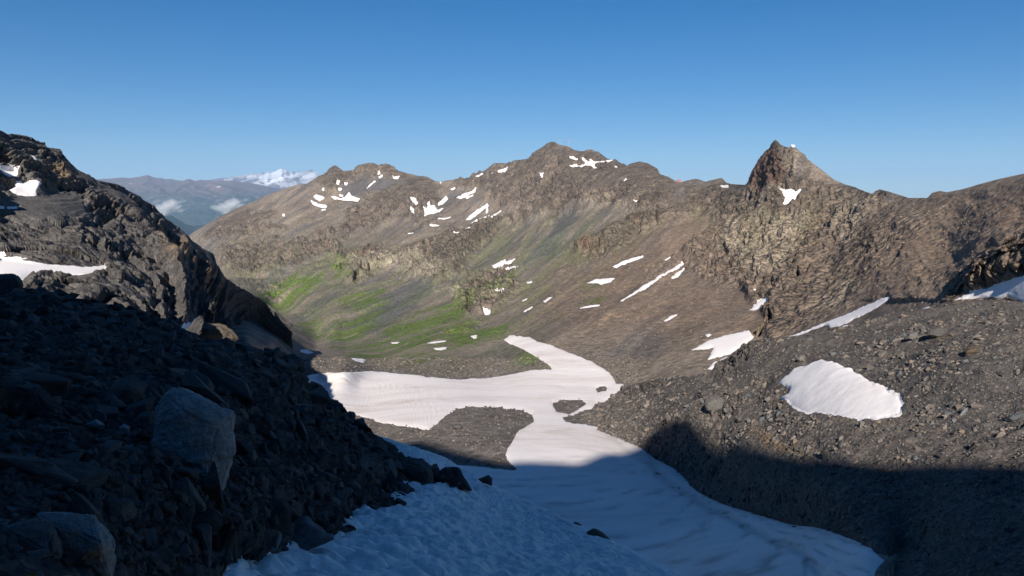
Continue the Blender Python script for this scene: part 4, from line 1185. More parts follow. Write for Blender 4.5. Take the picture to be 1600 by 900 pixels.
mat_ground = gm.finish(lowcol, 0.95, None, 0.05)
v = np.array([(-60000, -6000, -2300), (60000, -6000, -2300), (60000, 64000, -2300), (-60000, 64000, -2300)], float)
tag(link('ground', mesh_from('ground', v, np.array([[0, 1, 2, 3]])), mat_ground), 'low valley ground far below', kind='structure')

# ------------------------------------------------------------------ boulders and stones
import bmesh


def stone_material(name, a, b_, scale=3.0, bump=0.04, lichen=None, vary=False):
    b = NB(name)
    tc = b.n('ShaderNodeTexCoord')
    oi = b.n('ShaderNodeObjectInfo')
    add = b.n('ShaderNodeVectorMath', operation='ADD')
    b.l(tc.outputs['Object'], add.inputs[0])
    cx_ = b.n('ShaderNodeCombineXYZ')
    b.l(b.math('MULTIPLY', oi.outputs['Random'], 37.0), cx_.inputs[0])
    b.l(cx_.outputs[0], add.inputs[1])
    v = add.outputs[0]
    n = b.noise(scale, 6, 0.62, vec=v)
    n2 = b.noise(scale * 7, 4, 0.6, vec=v)
    n3 = b.noise(scale * 2.2, 3, 0.5, vec=b.pos((0.5, 0.5, 3.0), (0.3, 0.2, 0), src=v))
    f = b.math('ADD', b.math('MULTIPLY', n, 0.6), b.math('MULTIPLY', oi.outputs['Random'], 0.5))
    col = b.mix(b.ramp(f, [(0.3, 0.0), (0.75, 1.0)]), a, b_)
    odd = b.math('FRACT', b.math('MULTIPLY', oi.outputs['Random'], 17.3))
    if vary:
        col = b.mix(b.ramp(odd, [(0.8, 0.0), (0.97, 0.7)]), col, (0.165, 0.130, 0.098))
        col = b.mix(b.ramp(odd, [(0.05, 0.8), (0.2, 0.0)]), col, (0.10, 0.115, 0.125))
    t = b.math('MULTIPLY', b.math('ADD', b.math('MULTIPLY', n2, 0.8), 0.6), b.math('ADD', b.math('MULTIPLY', n3, 0.7), 0.65))
    k = b.n('ShaderNodeCombineColor')
    for i in range(3):
        b.l(t, k.inputs[i])
    col = b.mix(1.0, col, k.outputs[0], 'MULTIPLY')
    if lichen:
        col = b.mix(b.ramp(b.noise(scale * 1.7, 5, 0.7, vec=v), [(0.56, 0.0), (0.66, 0.8)]), col, lichen)
    h = b.math('ADD', n, b.math('ADD', b.math('MULTIPLY', n2, 0.35), b.math('MULTIPLY', n3, 0.4)))
    return b.finish(col, 0.9, b.bump(h, bump), 0.15)


M_PALE = stone_material('pale_boulder', (0.21, 0.207, 0.203), (0.34, 0.335, 0.325), 2.6, 0.09)
M_DARK = stone_material('dark_boulder', (0.045, 0.042, 0.041), (0.12, 0.113, 0.108), 3.0, 0.09, lichen=(0.16, 0.155, 0.14))
M_BROWN = stone_material('brown_boulder', (0.07, 0.056, 0.043), (0.125, 0.102, 0.078), 0.9, 0.15)
M_GREY = stone_material('grey_boulder', (0.075, 0.073, 0.073), (0.135, 0.13, 0.124), 1.0, 0.14)
M_SLATE = stone_material('slate_boulder', (0.085, 0.095, 0.105), (0.15, 0.165, 0.175), 1.2, 0.06)


def rough_hull(pts, detail=2, bev=0.08, rough=0.05, seed=0):
    """convex block through pts with worn edges and an uneven, chipped surface"""
    pts = np.asarray(pts, float)
    size = np.linalg.norm(pts.max(0) - pts.min(0))
    bm = bmesh.new()
    for p in pts:
        bm.verts.new(p)
    r = bmesh.ops.convex_hull(bm, input=bm.verts)
    bmesh.ops.delete(bm, geom=list({e for e in r['geom_interior'] + r['geom_unused'] if isinstance(e, bmesh.types.BMVert)}), context='VERTS')
    bmesh.ops.dissolve_limit(bm, angle_limit=0.12, verts=bm.verts, edges=bm.edges)
    if bev:
        bmesh.ops.bevel(bm, geom=list(bm.edges), offset=size * bev * 0.35, segments=1 if detail < 3 else 2, affect='EDGES', clamp_overlap=True)
    bmesh.ops.triangulate(bm, faces=bm.faces)
    for _ in range(detail):
        bmesh.ops.subdivide_edges(bm, edges=[e for e in bm.edges if e.calc_length() > size * (0.16 / (1 + _))], cuts=1, use_grid_fill=True)
        bmesh.ops.triangulate(bm, faces=bm.faces)
    bm.verts.ensure_lookup_table()
    co = np.array([v.co for v in bm.verts])
    bm.normal_update()
    no = np.array([v.normal for v in bm.verts])
    if rough:
        n = fbm(co / (size * 0.22) + seed * 7.1, 4, 0.55, seed=seed, ridged=True) * 0.7 + fbm(co / (size * 0.06) + seed, 3, 0.6, seed=seed + 5) * 0.25
        blk = blocks(co / (size * 0.3) + seed, np.ones(len(co)), seed) * 0.35 if detail > 2 else 0
        lam = blk + fbm(np.stack([co[:, 0] / size, co[:, 1] / size, co[:, 2] / (size * 0.09)], -1), 2, seed=seed + 9) * 0.2
        co = co + no * ((n + lam) * size * rough)[:, None]
        for v, c in zip(bm.verts, co):
            v.co = c
    me = bpy.data.meshes.new('boulder')
    bm.to_mesh(me)
    bm.free()
    return me


def outline_boulder(name, label, outline, d, mat, thick=0.75, seed=1, detail=3, bev=0.10, rough=0.035, cat='boulder', group=None):
    """a block with the given silhouette, d metres ahead, as deep as it is wide"""
    r = np.random.default_rng(seed)
    o = np.array(outline, float)
    if isinstance(d, str):
        d = float({'F': tpsF, 'R': tpsR, 'N': tpsN, 'T': tpsT}[d](np.array([o[:, 0].mean()]), np.array([o[:, 1].max() - 0.18 * np.ptp(o[:, 1])]))[0])
    c = o.mean(0)
    w = (o[:, 0].max() - o[:, 0].min()) * d / FPX
    hh = (o[:, 1].max() - o[:, 1].min()) * d / FPX
    dep = thick * (w * hh) ** 0.5
    P = []
    for k, (off, sh) in enumerate(((-0.45, 0.62), (-0.18, 0.93), (0.12, 1.0), (0.5, 0.72)) if w > 0 and detail > 2 else ((-0.35, 0.55), (0.5, 0.8), (0.1, 1.0))):
        jit = r.normal(size=(len(o),)) * 0.07
        rr = c + (o - c) * (sh + (jit[:, None] if k != 2 else 0))
        P.append(at(rr[:, 0], rr[:, 1], d + off * dep + r.normal(size=len(o)) * 0.06 * dep))
    P = np.concatenate(P, 0)
    base = at(c[0], o[:, 1].max(), d)
    me = rough_hull(P - base, detail, bev, rough, seed)
    ob = link(name, me, mat)
    ob.location = base
    return tag(ob, label, cat, group)


HEROES = [
    ('largest pale boulder standing upright in the left foreground', [(245, 632), (262, 618), (278, 612), (300, 617), (340, 632), (368, 645), (368, 700), (356, 745), (336, 776), (318, 783), (296, 775), (262, 764), (244, 752), (240, 690)], 9.6, M_PALE, 0.6),
    ('pale rounded boulder at the bottom left corner', [(60, 803), (100, 803), (143, 808), (167, 827), (177, 850), (175, 915), (83, 915), (72, 850)], 5.5, M_PALE, 0.8),
    ('brown boulder at the bottom edge, leftmost in the foreground', [(-12, 813), (67, 812), (84, 819), (92, 847), (98, 870), (60, 915), (-12, 915)], 5.2, M_DARK, 0.8),
    ('dark rounded boulder below the largest pale boulder', [(226, 820), (253, 798), (290, 797), (313, 813), (322, 858), (316, 890), (266, 890), (227, 850)], 8.3, M_DARK, 0.8),
    ('pale stone with a pointed top left of the largest boulder', [(76, 726), (92, 712), (110, 702), (128, 712), (138, 728), (137, 742), (123, 750), (90, 744)], 8.0, M_PALE, 0.8),
    ('small pyramid-shaped stone under the largest pale boulder', [(214, 786), (219, 762), (243, 757), (258, 792), (232, 802)], 8.6, M_DARK, 0.9),
    ('broad dark slab jutting in from the left edge', [(-20, 588), (30, 592), (65, 605), (112, 655), (85, 672), (40, 645), (-20, 652)], 9.5, M_DARK, 0.9),
    ('dark wedge boulder at the left edge below the slab', [(-14, 667), (30, 672), (62, 708), (50, 722), (-14, 718)], 8.0, M_DARK, 0.9),
    ('upright dark slab touching the largest boulder on its left', [(203, 662), (222, 645), (243, 641), (240, 680), (206, 690)], 10.5, M_DARK, 0.7),
    ('flat pale stone left of the upright dark slab', [(133, 663), (150, 655), (163, 663), (156, 672), (140, 673)], 9.7, M_PALE, 0.8),
    ('small pale block between flat stone and upright slab', [(186, 668), (194, 662), (203, 667), (201, 682), (189, 684)], 9.8, M_PALE, 0.8),
    ('thin pale slab below the pointed pale stone', [(158, 735), (185, 738), (200, 750), (190, 755), (165, 748)], 8.6, M_SLATE, 0.7),
    ('small flat pale stone left of the pyramid-shaped stone', [(170, 760), (187, 762), (196, 772), (184, 775), (172, 770)], 8.2, M_PALE, 0.7),
    ('dark round-topped boulder before the long snow band', [(-12, 432), (12, 428), (26, 430), (34, 438), (36, 448), (30, 456), (-12, 474)], 37, M_DARK, 1.0),
    ('long dark block on the rim of the shaded slope', [(160, 535), (175, 524), (235, 522), (240, 540), (236, 562), (180, 566), (160, 556)], 26, M_DARK, 0.7),
    ('brownish tilted slab beside the long dark block', [(236, 526), (262, 530), (300, 548), (318, 560), (280, 568), (240, 562)], 27, M_DARK, 0.6),
    ('big rounded boulder at the end of the dark rim', [(398, 556), (420, 549), (445, 556), (462, 570), (470, 590), (450, 600), (415, 588), (396, 572)], 42, M_DARK, 0.7),
    ('dark boulder pair edge beside the snow, nearest to the rubble', [(610, 722), (627, 712), (660, 722), (675, 736), (678, 764), (650, 760), (616, 752)], 31, M_DARK, 0.7),
    ('dark boulder with a pointed right end lying in the shaded snow', [(676, 744), (697, 730), (717, 731), (721, 743), (738, 767), (703, 760), (677, 754)], 33, M_DARK, 0.7),
    ('lone dark stone in the shaded snow right of the boulders', [(747, 749), (763, 742), (769, 748), (769, 759), (755, 755)], 40, M_DARK, 0.9),
    ('smaller dark stone on the crest of the shaded snow slope', [(891, 820), (899, 815), (908, 819), (909, 828), (899, 827)], 'N', M_DARK, 0.9),
    ('longer dark stone on the crest of the shaded snow slope', [(916, 831), (928, 825), (941, 831), (959, 850), (945, 850), (926, 842)], 'N', M_DARK, 0.7),
    ('dark boulder half sunk in rubble above the snow edge', [(540, 730), (565, 712), (595, 722), (600, 745), (575, 757), (545, 750)], 26, M_DARK, 0.8),
    ('pale slanted slab at the lower edge of the rubble', [(352, 845), (375, 828), (420, 825), (440, 835), (432, 860), (380, 868), (352, 866)], 10.6, M_SLATE, 0.7),
    ('pale ridge-shaped slab right of the slanted one by the snow edge', [(432, 838), (462, 812), (480, 808), (500, 830), (520, 842), (480, 860), (440, 864)], 12.4, M_SLATE, 0.7),
    ('dark angular boulder above the pale ridge-shaped slab', [(478, 720), (510, 705), (535, 716), (540, 745), (500, 760), (474, 748)], 21, M_DARK, 0.8),
    ('brown hump of rock at the foot of the left mountain', [(296, 524), (303, 512), (320, 505), (345, 508), (362, 518), (371, 530), (360, 542), (320, 546), (298, 536)], 165, M_BROWN, 1.1),
    ('large cracked grey boulder on the moraine', [(1100, 632), (1108, 620), (1122, 617), (1133, 624), (1131, 642), (1116, 648), (1103, 642)], 'R', M_GREY, 0.9),
    ('grey boulder touching the large cracked one on its right', [(1128, 636), (1136, 628), (1150, 631), (1158, 641), (1152, 650), (1130, 650)], 203, M_GREY, 0.9),
    ('small pale stone right below the two moraine boulders', [(1150, 655), (1155, 648), (1161, 652), (1160, 659), (1152, 660)], 'R', M_GREY, 0.9),
    ('dark boulder alone on pale scree above the shadow edge', [(1309, 698), (1314, 691), (1323, 690), (1330, 695), (1331, 701), (1318, 703)], 'R', M_DARK, 0.9),
    ('brown boulder on the right scree slope', [(1504, 550), (1512, 543), (1524, 541), (1534, 548), (1535, 558), (1524, 563), (1508, 560)], 'R', M_BROWN, 0.9),
    ('largest pale boulder high on the right scree slope', [(1446, 525), (1454, 515), (1470, 512), (1480, 514), (1479, 523), (1466, 529)], 'R', M_GREY, 0.9),
    ('grey boulder left of the largest pale one on the right slope', [(1413, 530), (1420, 521), (1433, 519), (1436, 527), (1426, 533)], 'R', M_GREY, 0.9),
    ('blue-grey tilted slab on the right scree slope', [(1495, 652), (1506, 638), (1513, 637), (1511, 645), (1502, 654)], 'R', M_SLATE, 0.8),
    ('long blue-grey slab near the right edge', [(1570, 656), (1580, 648), (1600, 645), (1598, 652), (1582, 660)], 'R', M_SLATE, 0.8),
    ('rounded grey stone just above the shadow edge', [(1480, 722), (1484, 713), (1492, 711), (1499, 718), (1496, 724)], 'R', M_GREY, 0.9),
    ('larger grey stone lying on the heart-shaped snowfield', [(1381, 645), (1383, 641), (1388, 641), (1390, 645), (1385, 647)], 'R', M_SLATE, 0.9),
    ('smaller grey stone lying on the heart-shaped snowfield', [(1398, 650), (1400, 647), (1404, 648), (1404, 651), (1400, 652)], 'R', M_SLATE, 0.9),
    ('grey block beside the upper end of the heart-shaped snowfield', [(1245, 562), (1250, 555), (1259, 556), (1258, 565), (1249, 566)], 'R', M_GREY, 0.9),
    ('pale stone on the stony island in the valley snow', [(707, 668), (712, 663), (721, 664), (723, 670), (713, 672)], 'T', M_GREY, 0.9),
    ('tiny dark stone in the middle of the shaded lower snowfield', [(1080, 822), (1083, 818), (1088, 819), (1088, 823)], 'T', M_DARK, 0.9),
    ('tiny dark stone near the right rim of the shaded snowfield', [(1236, 824), (1240, 821), (1246, 822), (1245, 826)], 'T', M_DARK, 0.9),
    ('second tiny dark stone on the rim of the shaded snowfield, further right', [(1288, 832), (1293, 828), (1298, 830), (1297, 834)], 'T', M_DARK, 0.9),
]
for i, (lab, ol, d, m, th) in enumerate(HEROES):
    big = (max(p[0] for p in ol) - min(p[0] for p in ol)) > 30
    outline_boulder('boulder', lab, ol, d, m, th, seed=300 + i, detail=4 if i < 5 else (3 if big else 2), bev=0.05 if big and i < 28 else 0.02, rough=0.04 if big else 0.03,
                    group='boulders one can tell apart')

# stones of all sizes: a few shapes, turned, scaled and half sunk into the ground
SHAPES = []
for k in range(9):
    r = np.random.default_rng(500 + k)
    p = r.normal(size=(13, 3))
    p /= np.linalg.norm(p, axis=1, keepdims=True)
    p = np.clip(p * 1.25, -0.8, 0.8) * np.array([1.0, r.uniform(0.6, 0.95), r.uniform(0.4, 0.75)]) * 0.62
    SHAPES.append(p)


def small_shape(k, mat, bev, tag_):
    me = rough_hull(SHAPES[k], 0, bev, 0.0, k)
    me.name = 'stone_%s' % tag_
    me.materials.append(mat)
    return me


def med_shape(k, mat):
    me = rough_hull(SHAPES[k], 1, 0.07, 0.03, k)
    me.materials.append(mat)
    return me


from mathutils import Euler


def frame(n, spin, tilt, rr):
    up = Vector(n).normalized()
    q = up.to_track_quat('Z', 'Y')
    return (q.to_matrix() @ Euler((rr.normal() * tilt, rr.normal() * tilt, spin)).to_matrix()).to_euler()


def pick(P, N, w, n, rr):
    nr, nc = w.shape
    w = w.astype(float).copy()
    w[-1] = 0
    w[:, -1] = 0
    w = np.clip(w.ravel(), 0, None)
    idx = rr.choice(len(w), size=n, replace=False, p=w / w.sum())
    Pf = P.reshape(-1, 3)
    p = Pf[idx] + rr.uniform(0, 1, (n, 1)) * (Pf[idx + 1] - Pf[idx]) + rr.uniform(0, 1, (n, 1)) * (Pf[idx + nc] - Pf[idx])
    return p, N.reshape(-1, 3)[idx], idx


REFS_F = [('the largest pale boulder', 305, 700), ('the pale rounded boulder at the bottom left', 125, 860), ('the dark boulder below the largest pale one', 275, 845), ('the broad slab at the left edge', 45, 630),
          ('the pale pointed stone', 108, 728), ('the long dark block on the rim', 200, 545), ('the rounded boulder at the rim end', 432, 575), ('the boulder pair beside the snow', 660, 742),
          ('the pale slabs at the snow edge', 430, 845), ('the dark angular boulder above the snow edge', 508, 735), ('the round-topped boulder before the snow band', 15, 448), ('the brown boulder at the bottom edge', 40, 860)]
REFS_R = [('the heart-shaped snowfield', 1315, 612), ('the brown boulder on the scree', 1520, 552), ('the largest pale boulder on the scree', 1463, 520), ('the blue-grey tilted slab', 1504, 646), ('the long slab by the right edge', 1586, 652),
          ('the dark boulder near the shadow edge', 1320, 697), ('the rounded stone above the shadow edge', 1490, 717), ('the cracked moraine boulder', 1117, 632), ('the striped snow streak', 1310, 500), ('the snow under the overhang', 1560, 460)]
REFS_S = [('the lower end of the shaded snowfield', 1370, 880), ('the bottom right corner', 1600, 900), ('the shadow edge at the right', 1560, 730), ('the shadow tip on the moraine', 1080, 680), ('the middle bend of the snowfield edge', 1230, 815)]


def place_words(p, refs):
    x, y = seen(p)
    r_ = min(refs, key=lambda q: (q[1] - x) ** 2 + (q[2] - y) ** 2)
    dx, dy = x - r_[1], y - r_[2]
    side = ('right of' if dx > 0 else 'left of') if abs(dx) > abs(dy) else ('below' if dy > 0 else 'above')
    far_ = 'well ' if math.hypot(dx, dy) > 70 else 'just '
    return far_ + side + ' ' + r_[0]


def single_stones(shapes, P, N, w, n, size_px, dmap, label, group, rr, refs, smin=0.0):
    p, nn, idx = pick(P, N, w, n, rr)
    dd = dmap.ravel()[idx]
    for j in range(n):
        s = max(smin, (size_px[0] + (size_px[1] - size_px[0]) * rr.uniform() ** 1.8) * dd[j] / FPX)
        o = bpy.data.objects.new('stone', shapes[rr.integers(len(shapes))])
        scene.collection.objects.link(o)
        o.location = Vector(p[j]) + Vector(nn[j]) * s * 0.08
        o.rotation_euler = frame(nn[j], rr.uniform(0, 6.28), 0.25, rr)
        o.scale = (s * rr.uniform(0.85, 1.25), s * rr.uniform(0.75, 1.05), s * rr.uniform(0.35, 1.0))
        sw = 'larger' if s * FPX / dd[j] > (0.7 * size_px[0] + 0.3 * size_px[1]) else 'smaller'
        tag(o, '%s %s %s' % (sw, label, place_words(p[j], refs)), 'stone', group)


def stone_field(name, label, meshes, P, N, w, n, sizes, dmap, rr, power=2.2):
    """countless small stones: one object, instanced on points"""
    p, nn, idx = pick(P, N, w, n, rr)
    px = sizes[0] + (sizes[1] - sizes[0]) * rr.uniform(0, 1, n) ** power
    s = px * dmap.ravel()[idx] / FPX
    me = bpy.data.meshes.new(name)
    me.vertices.add(n)
    me.vertices.foreach_set('co', (p + nn * (s * 0.08)[:, None]).astype(np.float32).ravel())
    rot = np.array([frame(nn[j], rr.uniform(0, 6.28), 0.3, rr) for j in range(n)], np.float32)
    a = me.attributes.new('turn', 'FLOAT_VECTOR', 'POINT')
    a.data.foreach_set('vector', rot.ravel())
    a = me.attributes.new('size', 'FLOAT_VECTOR', 'POINT')
    a.data.foreach_set('vector', (s[:, None] * rr.uniform(0.7, 1.2, (n, 3))).astype(np.float32).ravel())
    o = link(name, me)
    col = bpy.data.collections.new(name + '_shapes')
    for q in meshes:
        col.objects.link(bpy.data.objects.new('stone_shape', q))
    ng = bpy.data.node_groups.new(name, 'GeometryNodeTree')
    ng.interface.new_socket('Geometry', in_out='INPUT', socket_type='NodeSocketGeometry')
    ng.interface.new_socket('Geometry', in_out='OUTPUT', socket_type='NodeSocketGeometry')
    gi = ng.nodes.new('NodeGroupInput')
    go = ng.nodes.new('NodeGroupOutput')
    ci = ng.nodes.new('GeometryNodeCollectionInfo')
    ci.inputs['Collection'].default_value = col
    ci.inputs['Separate Children'].default_value = True
    ci.inputs['Reset Children'].default_value = True
    ip = ng.nodes.new('GeometryNodeInstanceOnPoints')
    ip.inputs['Pick Instance'].default_value = True
    ri = ng.nodes.new('FunctionNodeRandomValue')
    ri.data_type = 'INT'
    for sck in ri.inputs:
        if sck.enabled and sck.name == 'Max' and sck.type == 'INT':
            sck.default_value = len(meshes) - 1
    na = ng.nodes.new('GeometryNodeInputNamedAttribute')
    na.data_type = 'FLOAT_VECTOR'
    na.inputs['Name'].default_value = 'turn'
    nb = ng.nodes.new('GeometryNodeInputNamedAttribute')
    nb.data_type = 'FLOAT_VECTOR'
    nb.inputs['Name'].default_value = 'size'
    L_ = ng.links.new
    L_(gi.outputs[0], ip.inputs['Points'])
    L_(ci.outputs[0], ip.inputs['Instance'])
    L_([s_ for s_ in ri.outputs if s_.enabled][0], ip.inputs['Instance Index'])
    L_(na.outputs[0], ip.inputs['Rotation'])
    L_(nb.outputs[0], ip.inputs['Scale'])
    L_(ip.outputs[0], go.inputs[0])
    o.modifiers.new('scatter', 'NODES').node_group = ng
    return tag(o, label, kind='stuff')


M_RUB = stone_material('rubble', (0.026, 0.025, 0.024), (0.105, 0.10, 0.096), 3.0, 0.03)
M_SCR = stone_material('scree_stone', (0.045, 0.043, 0.043), (0.175, 0.155, 0.137), 0.9, 0.08, vary=True)
M_BRN = stone_material('brown_scree_stone', (0.10, 0.08, 0.062), (0.25, 0.20, 0.155), 0.9, 0.1)
rub_small = [small_shape(k, M_RUB, 0, 'a') for k in range(9)]
rub_med = [med_shape(k, M_RUB) for k in range(9)]
scr_small = [small_shape(k, M_SCR, 0, 'b') for k in range(9)]
scr_med = [med_shape(k, M_SCR) for k in range(9)]
brn_small = [small_shape(k, M_BRN, 0, 'c') for k in range(9)]
rr = np.random.default_rng(42)
NFn = grid_normals(PF)
NFn *= np.sign((NFn * -PF).sum(-1, keepdims=True))
inview = (Xf > 0) & (Yf < 900)
wF = inview * (dN < -3) * 1.0
single_stones(rub_med, PF, NFn, wF * (Yf > 590), 120, (24, 92), Df, 'dark stone', 'stones in the shaded rubble', rr, REFS_F)
single_stones(rub_med, PF, NFn, wF * (Yf <= 640), 45, (12, 30), Df, 'dark rim stone', 'small stones high on the rubble slope', rr, REFS_F)
stone_field('rubble', 'dark rubble covering the shaded slope', rub_med, PF, NFn, wF, 13000, (2.5, 30), Df, rr, 3.2)
wR = (dR < -3) * (Xr < 1600) * (Yr < 900) * 1.0
lit = (Yr < 735)
single_stones(scr_med, PR, NR_, wR * lit * (Xr > 1180), 115, (6, 19), Dr, 'grey scree stone', 'loose stones on the right scree slope', rr, REFS_R)
single_stones(rub_med, PR, NR_, wR * (~lit), 30, (6, 16), Dr, 'shaded stone', 'stones in the shadow on the right', rr, REFS_S)
dens = 0.35 + 0.65 * smooth(1150, 1300, Xr) * (0.5 + 0.5 * dkR)
clump = smooth(-0.15, 0.5, fbm(PR / 14.0, 3, seed=401)) * smooth(-0.3, 0.3, fbm(PR / 4.0, 2, seed=403))
stone_field('scree', 'countless grey stones covering the right scree slope', scr_small, PR, NR_, wR * dens, 24000, (0.8, 5.0), Dr, rr, 3.5)
stone_field('scree_blocks', 'coarser blocks in patches on the right scree slope', scr_med, PR, NR_, wR * dens * (clump + 0.03), 3200, (3.0, 11.0), Dr, rr, 2.5)
wT1 = (snowmask < 0.05) * (Yg > 560) * (Yg < 760) * (Xg > 440) * (Xg < 1000)
stone_field('moraine_stones', 'grey stones on the moraine beside the valley snow', scr_small, PT, NT, wT1 * 1.0, 11000, (1.0, 5.0), Dg, rr, 3.0)
wT2 = (snowmask < 0.05) * ((Xg > 1330) & (Yg < 480) & (Yg > 320)).astype(float) + (snowmask < 0.05) * ((Xg > 860) & (Xg < 1330) & (Yg > 430) & (Yg < 600)) * 0.7
stone_field('slope_stones', 'brown stones strewn over the slope under the pointed peak', brn_small, PT, NT, wT2 * 1.0, 9000, (0.8, 3.0), Dg, rr, 3.5)

# ------------------------------------------------------------------ small buildings on the crest
def box_mesh(boxes, name='part'):
    v, f = [], []
    for (x0, y0, z0, x1, y1, z1) in boxes:
        b = len(v)
        v += [(x0, y0, z0), (x1, y0, z0), (x1, y1, z0), (x0, y1, z0), (x0, y0, z1), (x1, y0, z1), (x1, y1, z1), (x0, y1, z1)]
        f += [(b, b + 3, b + 2, b + 1), (b + 4, b + 5, b + 6, b + 7), (b, b + 1, b + 5, b + 4), (b + 1, b + 2, b + 6, b + 5), (b + 2, b + 3, b + 7, b + 6), (b + 3, b, b + 4, b + 7)]
    me = bpy.data.meshes.new(name)
    me.from_pydata(v, [], f)
    return me


def plain(name, c, rough=0.6, metal=0.0):
    b = NB(name)
    n = b.noise(0.8, 4)
    k = b.math('ADD', b.math('MULTIPLY', n, 0.4), 0.8)
    cc = b.n('ShaderNodeCombineColor')
    for i in range(3):
        b.l(k, cc.inputs[i])
    return b.finish(b.mix(1.0, c, cc.outputs[0], 'MULTIPLY'), rough, None, 0.3, Metallic=metal)


M_STEEL = plain('weathered_steel', (0.20, 0.22, 0.25), 0.5)
M_RED = plain('red_paint', (0.42, 0.10, 0.08))
M_WHITE = plain('white_paint', (0.75, 0.75, 0.75))


def crest_point(x, lift=0.0):
    j = int(np.argmin(np.abs(xs - x)))
    return Vector(PT[-1, j]) + Vector((0, 0, lift))


def pylon(x, h, label):
    p = crest_point(x, -1.5)
    e = bpy.data.objects.new('lift_pylon', None)
    scene.collection.objects.link(e)
    e.location = p
    tag(e, label, 'pylon', 'pylons on the highest summit')
    for sx in (-1, 1):
        bx = []
        n = 6
        for k in range(n):
            z0, z1 = h * k / n, h * (k + 1) / n
            w = 1.3 - 0.8 * k / n
            bx.append((sx * w - 0.3, -0.3, z0, sx * w + 0.3, 0.3, z1 + 0.1))
        link('leg', box_mesh(bx), M_STEEL, e)
    for k in range(1, 6):
        w = 1.3 - 0.8 * (k - 1) / 6
        z0 = h * k / 6
        link('brace', box_mesh([(-w, -0.2, z0, w, 0.2, z0 + 0.5)]), M_STEEL, e)
    link('crossarm', box_mesh([(-5.5, -0.4, h, 5.5, 0.4, h + 1.0)]), M_STEEL, e)
    for sx in (-1, 1):
        link('sheave', box_mesh([(sx * 3.8 - 0.3, -1.2, h - 0.7, sx * 3.8 + 0.3, 1.2, h)]), M_STEEL, e)
    return p + Vector((0, 0, h))


pa = pylon(875.5, 12.0, 'left lift pylon standing on the highest summit crest')
pb = pylon(889.5, 17.0, 'right, taller lift pylon standing on the highest summit crest')
seg = []
N_ = 24
verts, faces = [], []
for k in range(N_ + 1):
    t_ = k / N_
    c = pa.lerp(pb, t_) - Vector((0, 0, 4 * t_ * (1 - t_) * 2.5))
    for a in range(6):
        an = a * math.pi / 3
        verts.append((c.x, c.y + 0.12 * math.cos(an), c.z + 0.12 * math.sin(an)))
    if k:
        for a in range(6):
            faces.append(((k - 1) * 6 + a, (k - 1) * 6 + (a + 1) % 6, k * 6 + (a + 1) % 6, k * 6 + a))
me = bpy.data.meshes.new('lift_cable')
me.from_pydata(verts, [], faces)
tag(link('lift_cable', me, M_STEEL), 'thin sagging cable between the two summit pylons', 'cable')


def hut(x, w, h, label, wallm, roofm):
    p = crest_point(x, -0.4)
    e = bpy.data.objects.new('mountain_hut', None)
    scene.collection.objects.link(e)
    e.location = p
    tag(e, label, 'hut')
    link('wall', box_mesh([(-w / 2, -2.2, 0, w / 2, 2.2, h)]), wallm, e)
    me = bpy.data.meshes.new('roof')
    o_ = 0.5
    me.from_pydata([(-w / 2 - o_, -2.7, h), (w / 2 + o_, -2.7, h), (w / 2 + o_, 2.7, h), (-w / 2 - o_, 2.7, h), (-w / 2 - o_, 0, h + 1.5), (w / 2 + o_, 0, h + 1.5)], [],
                   [(0, 1, 5, 4), (2, 3, 4, 5), (0, 4, 3), (1, 2, 5), (0, 3, 2, 1)])
    link('roof', me, roofm, e)
    link('door', box_mesh([(-0.5, -2.26, 0, 0.5, -2.203, 2.0)]), M_STEEL, e)


hut(1061, 6.5, 2.6, 'tiny red hut on the pass below the rounded top', M_RED, M_RED)
hut(1238, 3.2, 1.6, 'tiny white hut on the ridge of the pointed peak', M_WHITE, M_WHITE)

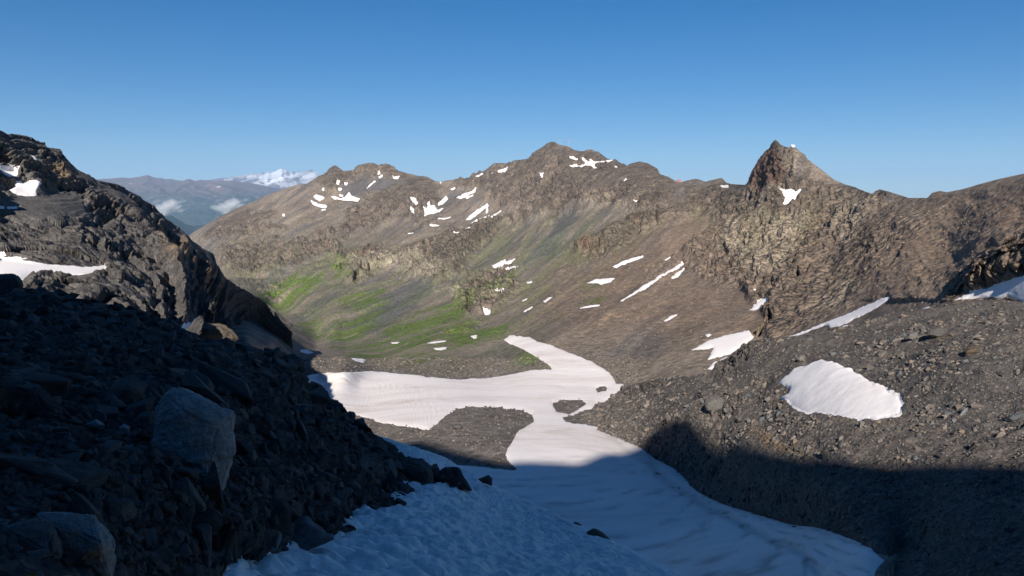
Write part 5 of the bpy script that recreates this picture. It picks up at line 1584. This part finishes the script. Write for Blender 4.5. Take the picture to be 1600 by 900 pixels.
# ------------------------------------------------------------------ valley clouds and haze
def cloud(x, y, d, wpx, hpx, label, seed, dens):
    s = d / FPX
    bm = bmesh.new()
    bmesh.ops.create_icosphere(bm, subdivisions=3, radius=1.0)
    for v in bm.verts:
        n = float(fbm(np.array([[v.co.x, v.co.y, v.co.z]]) * 1.6 + seed, 3, seed=seed)[0])
        v.co *= 1 + 0.35 * n
        v.co = Vector((v.co.x * wpx * s / 2, v.co.y * wpx * s / 3, v.co.z * hpx * s / 2))
    me = bpy.data.meshes.new('cloud')
    bm.to_mesh(me)
    bm.free()
    b = NB('cloud_vapour_%d' % seed)
    tc = b.n('ShaderNodeTexCoord')
    v = b.n('ShaderNodeVectorMath', operation='DIVIDE')
    b.l(tc.outputs['Object'], v.inputs[0])
    v.inputs[1].default_value = (wpx * s / 2, wpx * s / 3, hpx * s / 2)
    ln = b.n('ShaderNodeVectorMath', operation='LENGTH')
    b.l(v.outputs[0], ln.inputs[0])
    fall_ = b.math('SUBTRACT', 1.0, ln.outputs['Value'], clamp=True)
    n = b.noise(0.0042, 6, 0.68, vec=b.pos((0.6, 0.8, 1.8), (0, 0.16, 0), src=tc.outputs['Object']), dist=0.4)
    k = b.math('MULTIPLY', b.math('SUBTRACT', b.math('ADD', b.math('MULTIPLY', n, 1.5), b.math('MULTIPLY', fall_, 0.45)), 0.98, clamp=True), dens)
    pv = b.n('ShaderNodeVolumePrincipled')
    pv.inputs['Color'].default_value = (0.97, 0.98, 1, 1)
    pv.inputs['Anisotropy'].default_value = -0.1
    b.l(k, pv.inputs['Density'])
    b.l(pv.outputs[0], b.out.inputs['Volume'])
    o = link('cloud', me, b.m)
    o.location = Vector(at(x, y, d))
    return tag(o, label, 'cloud', 'low clouds in the far valley')


cloud(262, 322, 13500, 100, 44, 'small white cloud on the left in the far valley', 5, 0.035)
cloud(360, 320, 13500, 100, 38, 'small white cloud on the right in the far valley', 9, 0.035)

hz = box_mesh([(-60500, -6500, -2301.0, 60500, 64500, 2300.0)], 'haze')
b = NB('thin_air')
pv = b.n('ShaderNodeVolumePrincipled')
pv.inputs['Color'].default_value = (0.40, 0.65, 1.0, 1)
pv.inputs['Density'].default_value = 1.9e-5
pv.inputs['Anisotropy'].default_value = 0.0
b.l(pv.outputs[0], b.out.inputs['Volume'])
tag(link('haze', hz, b.m), 'thin blue mountain air', kind='stuff')
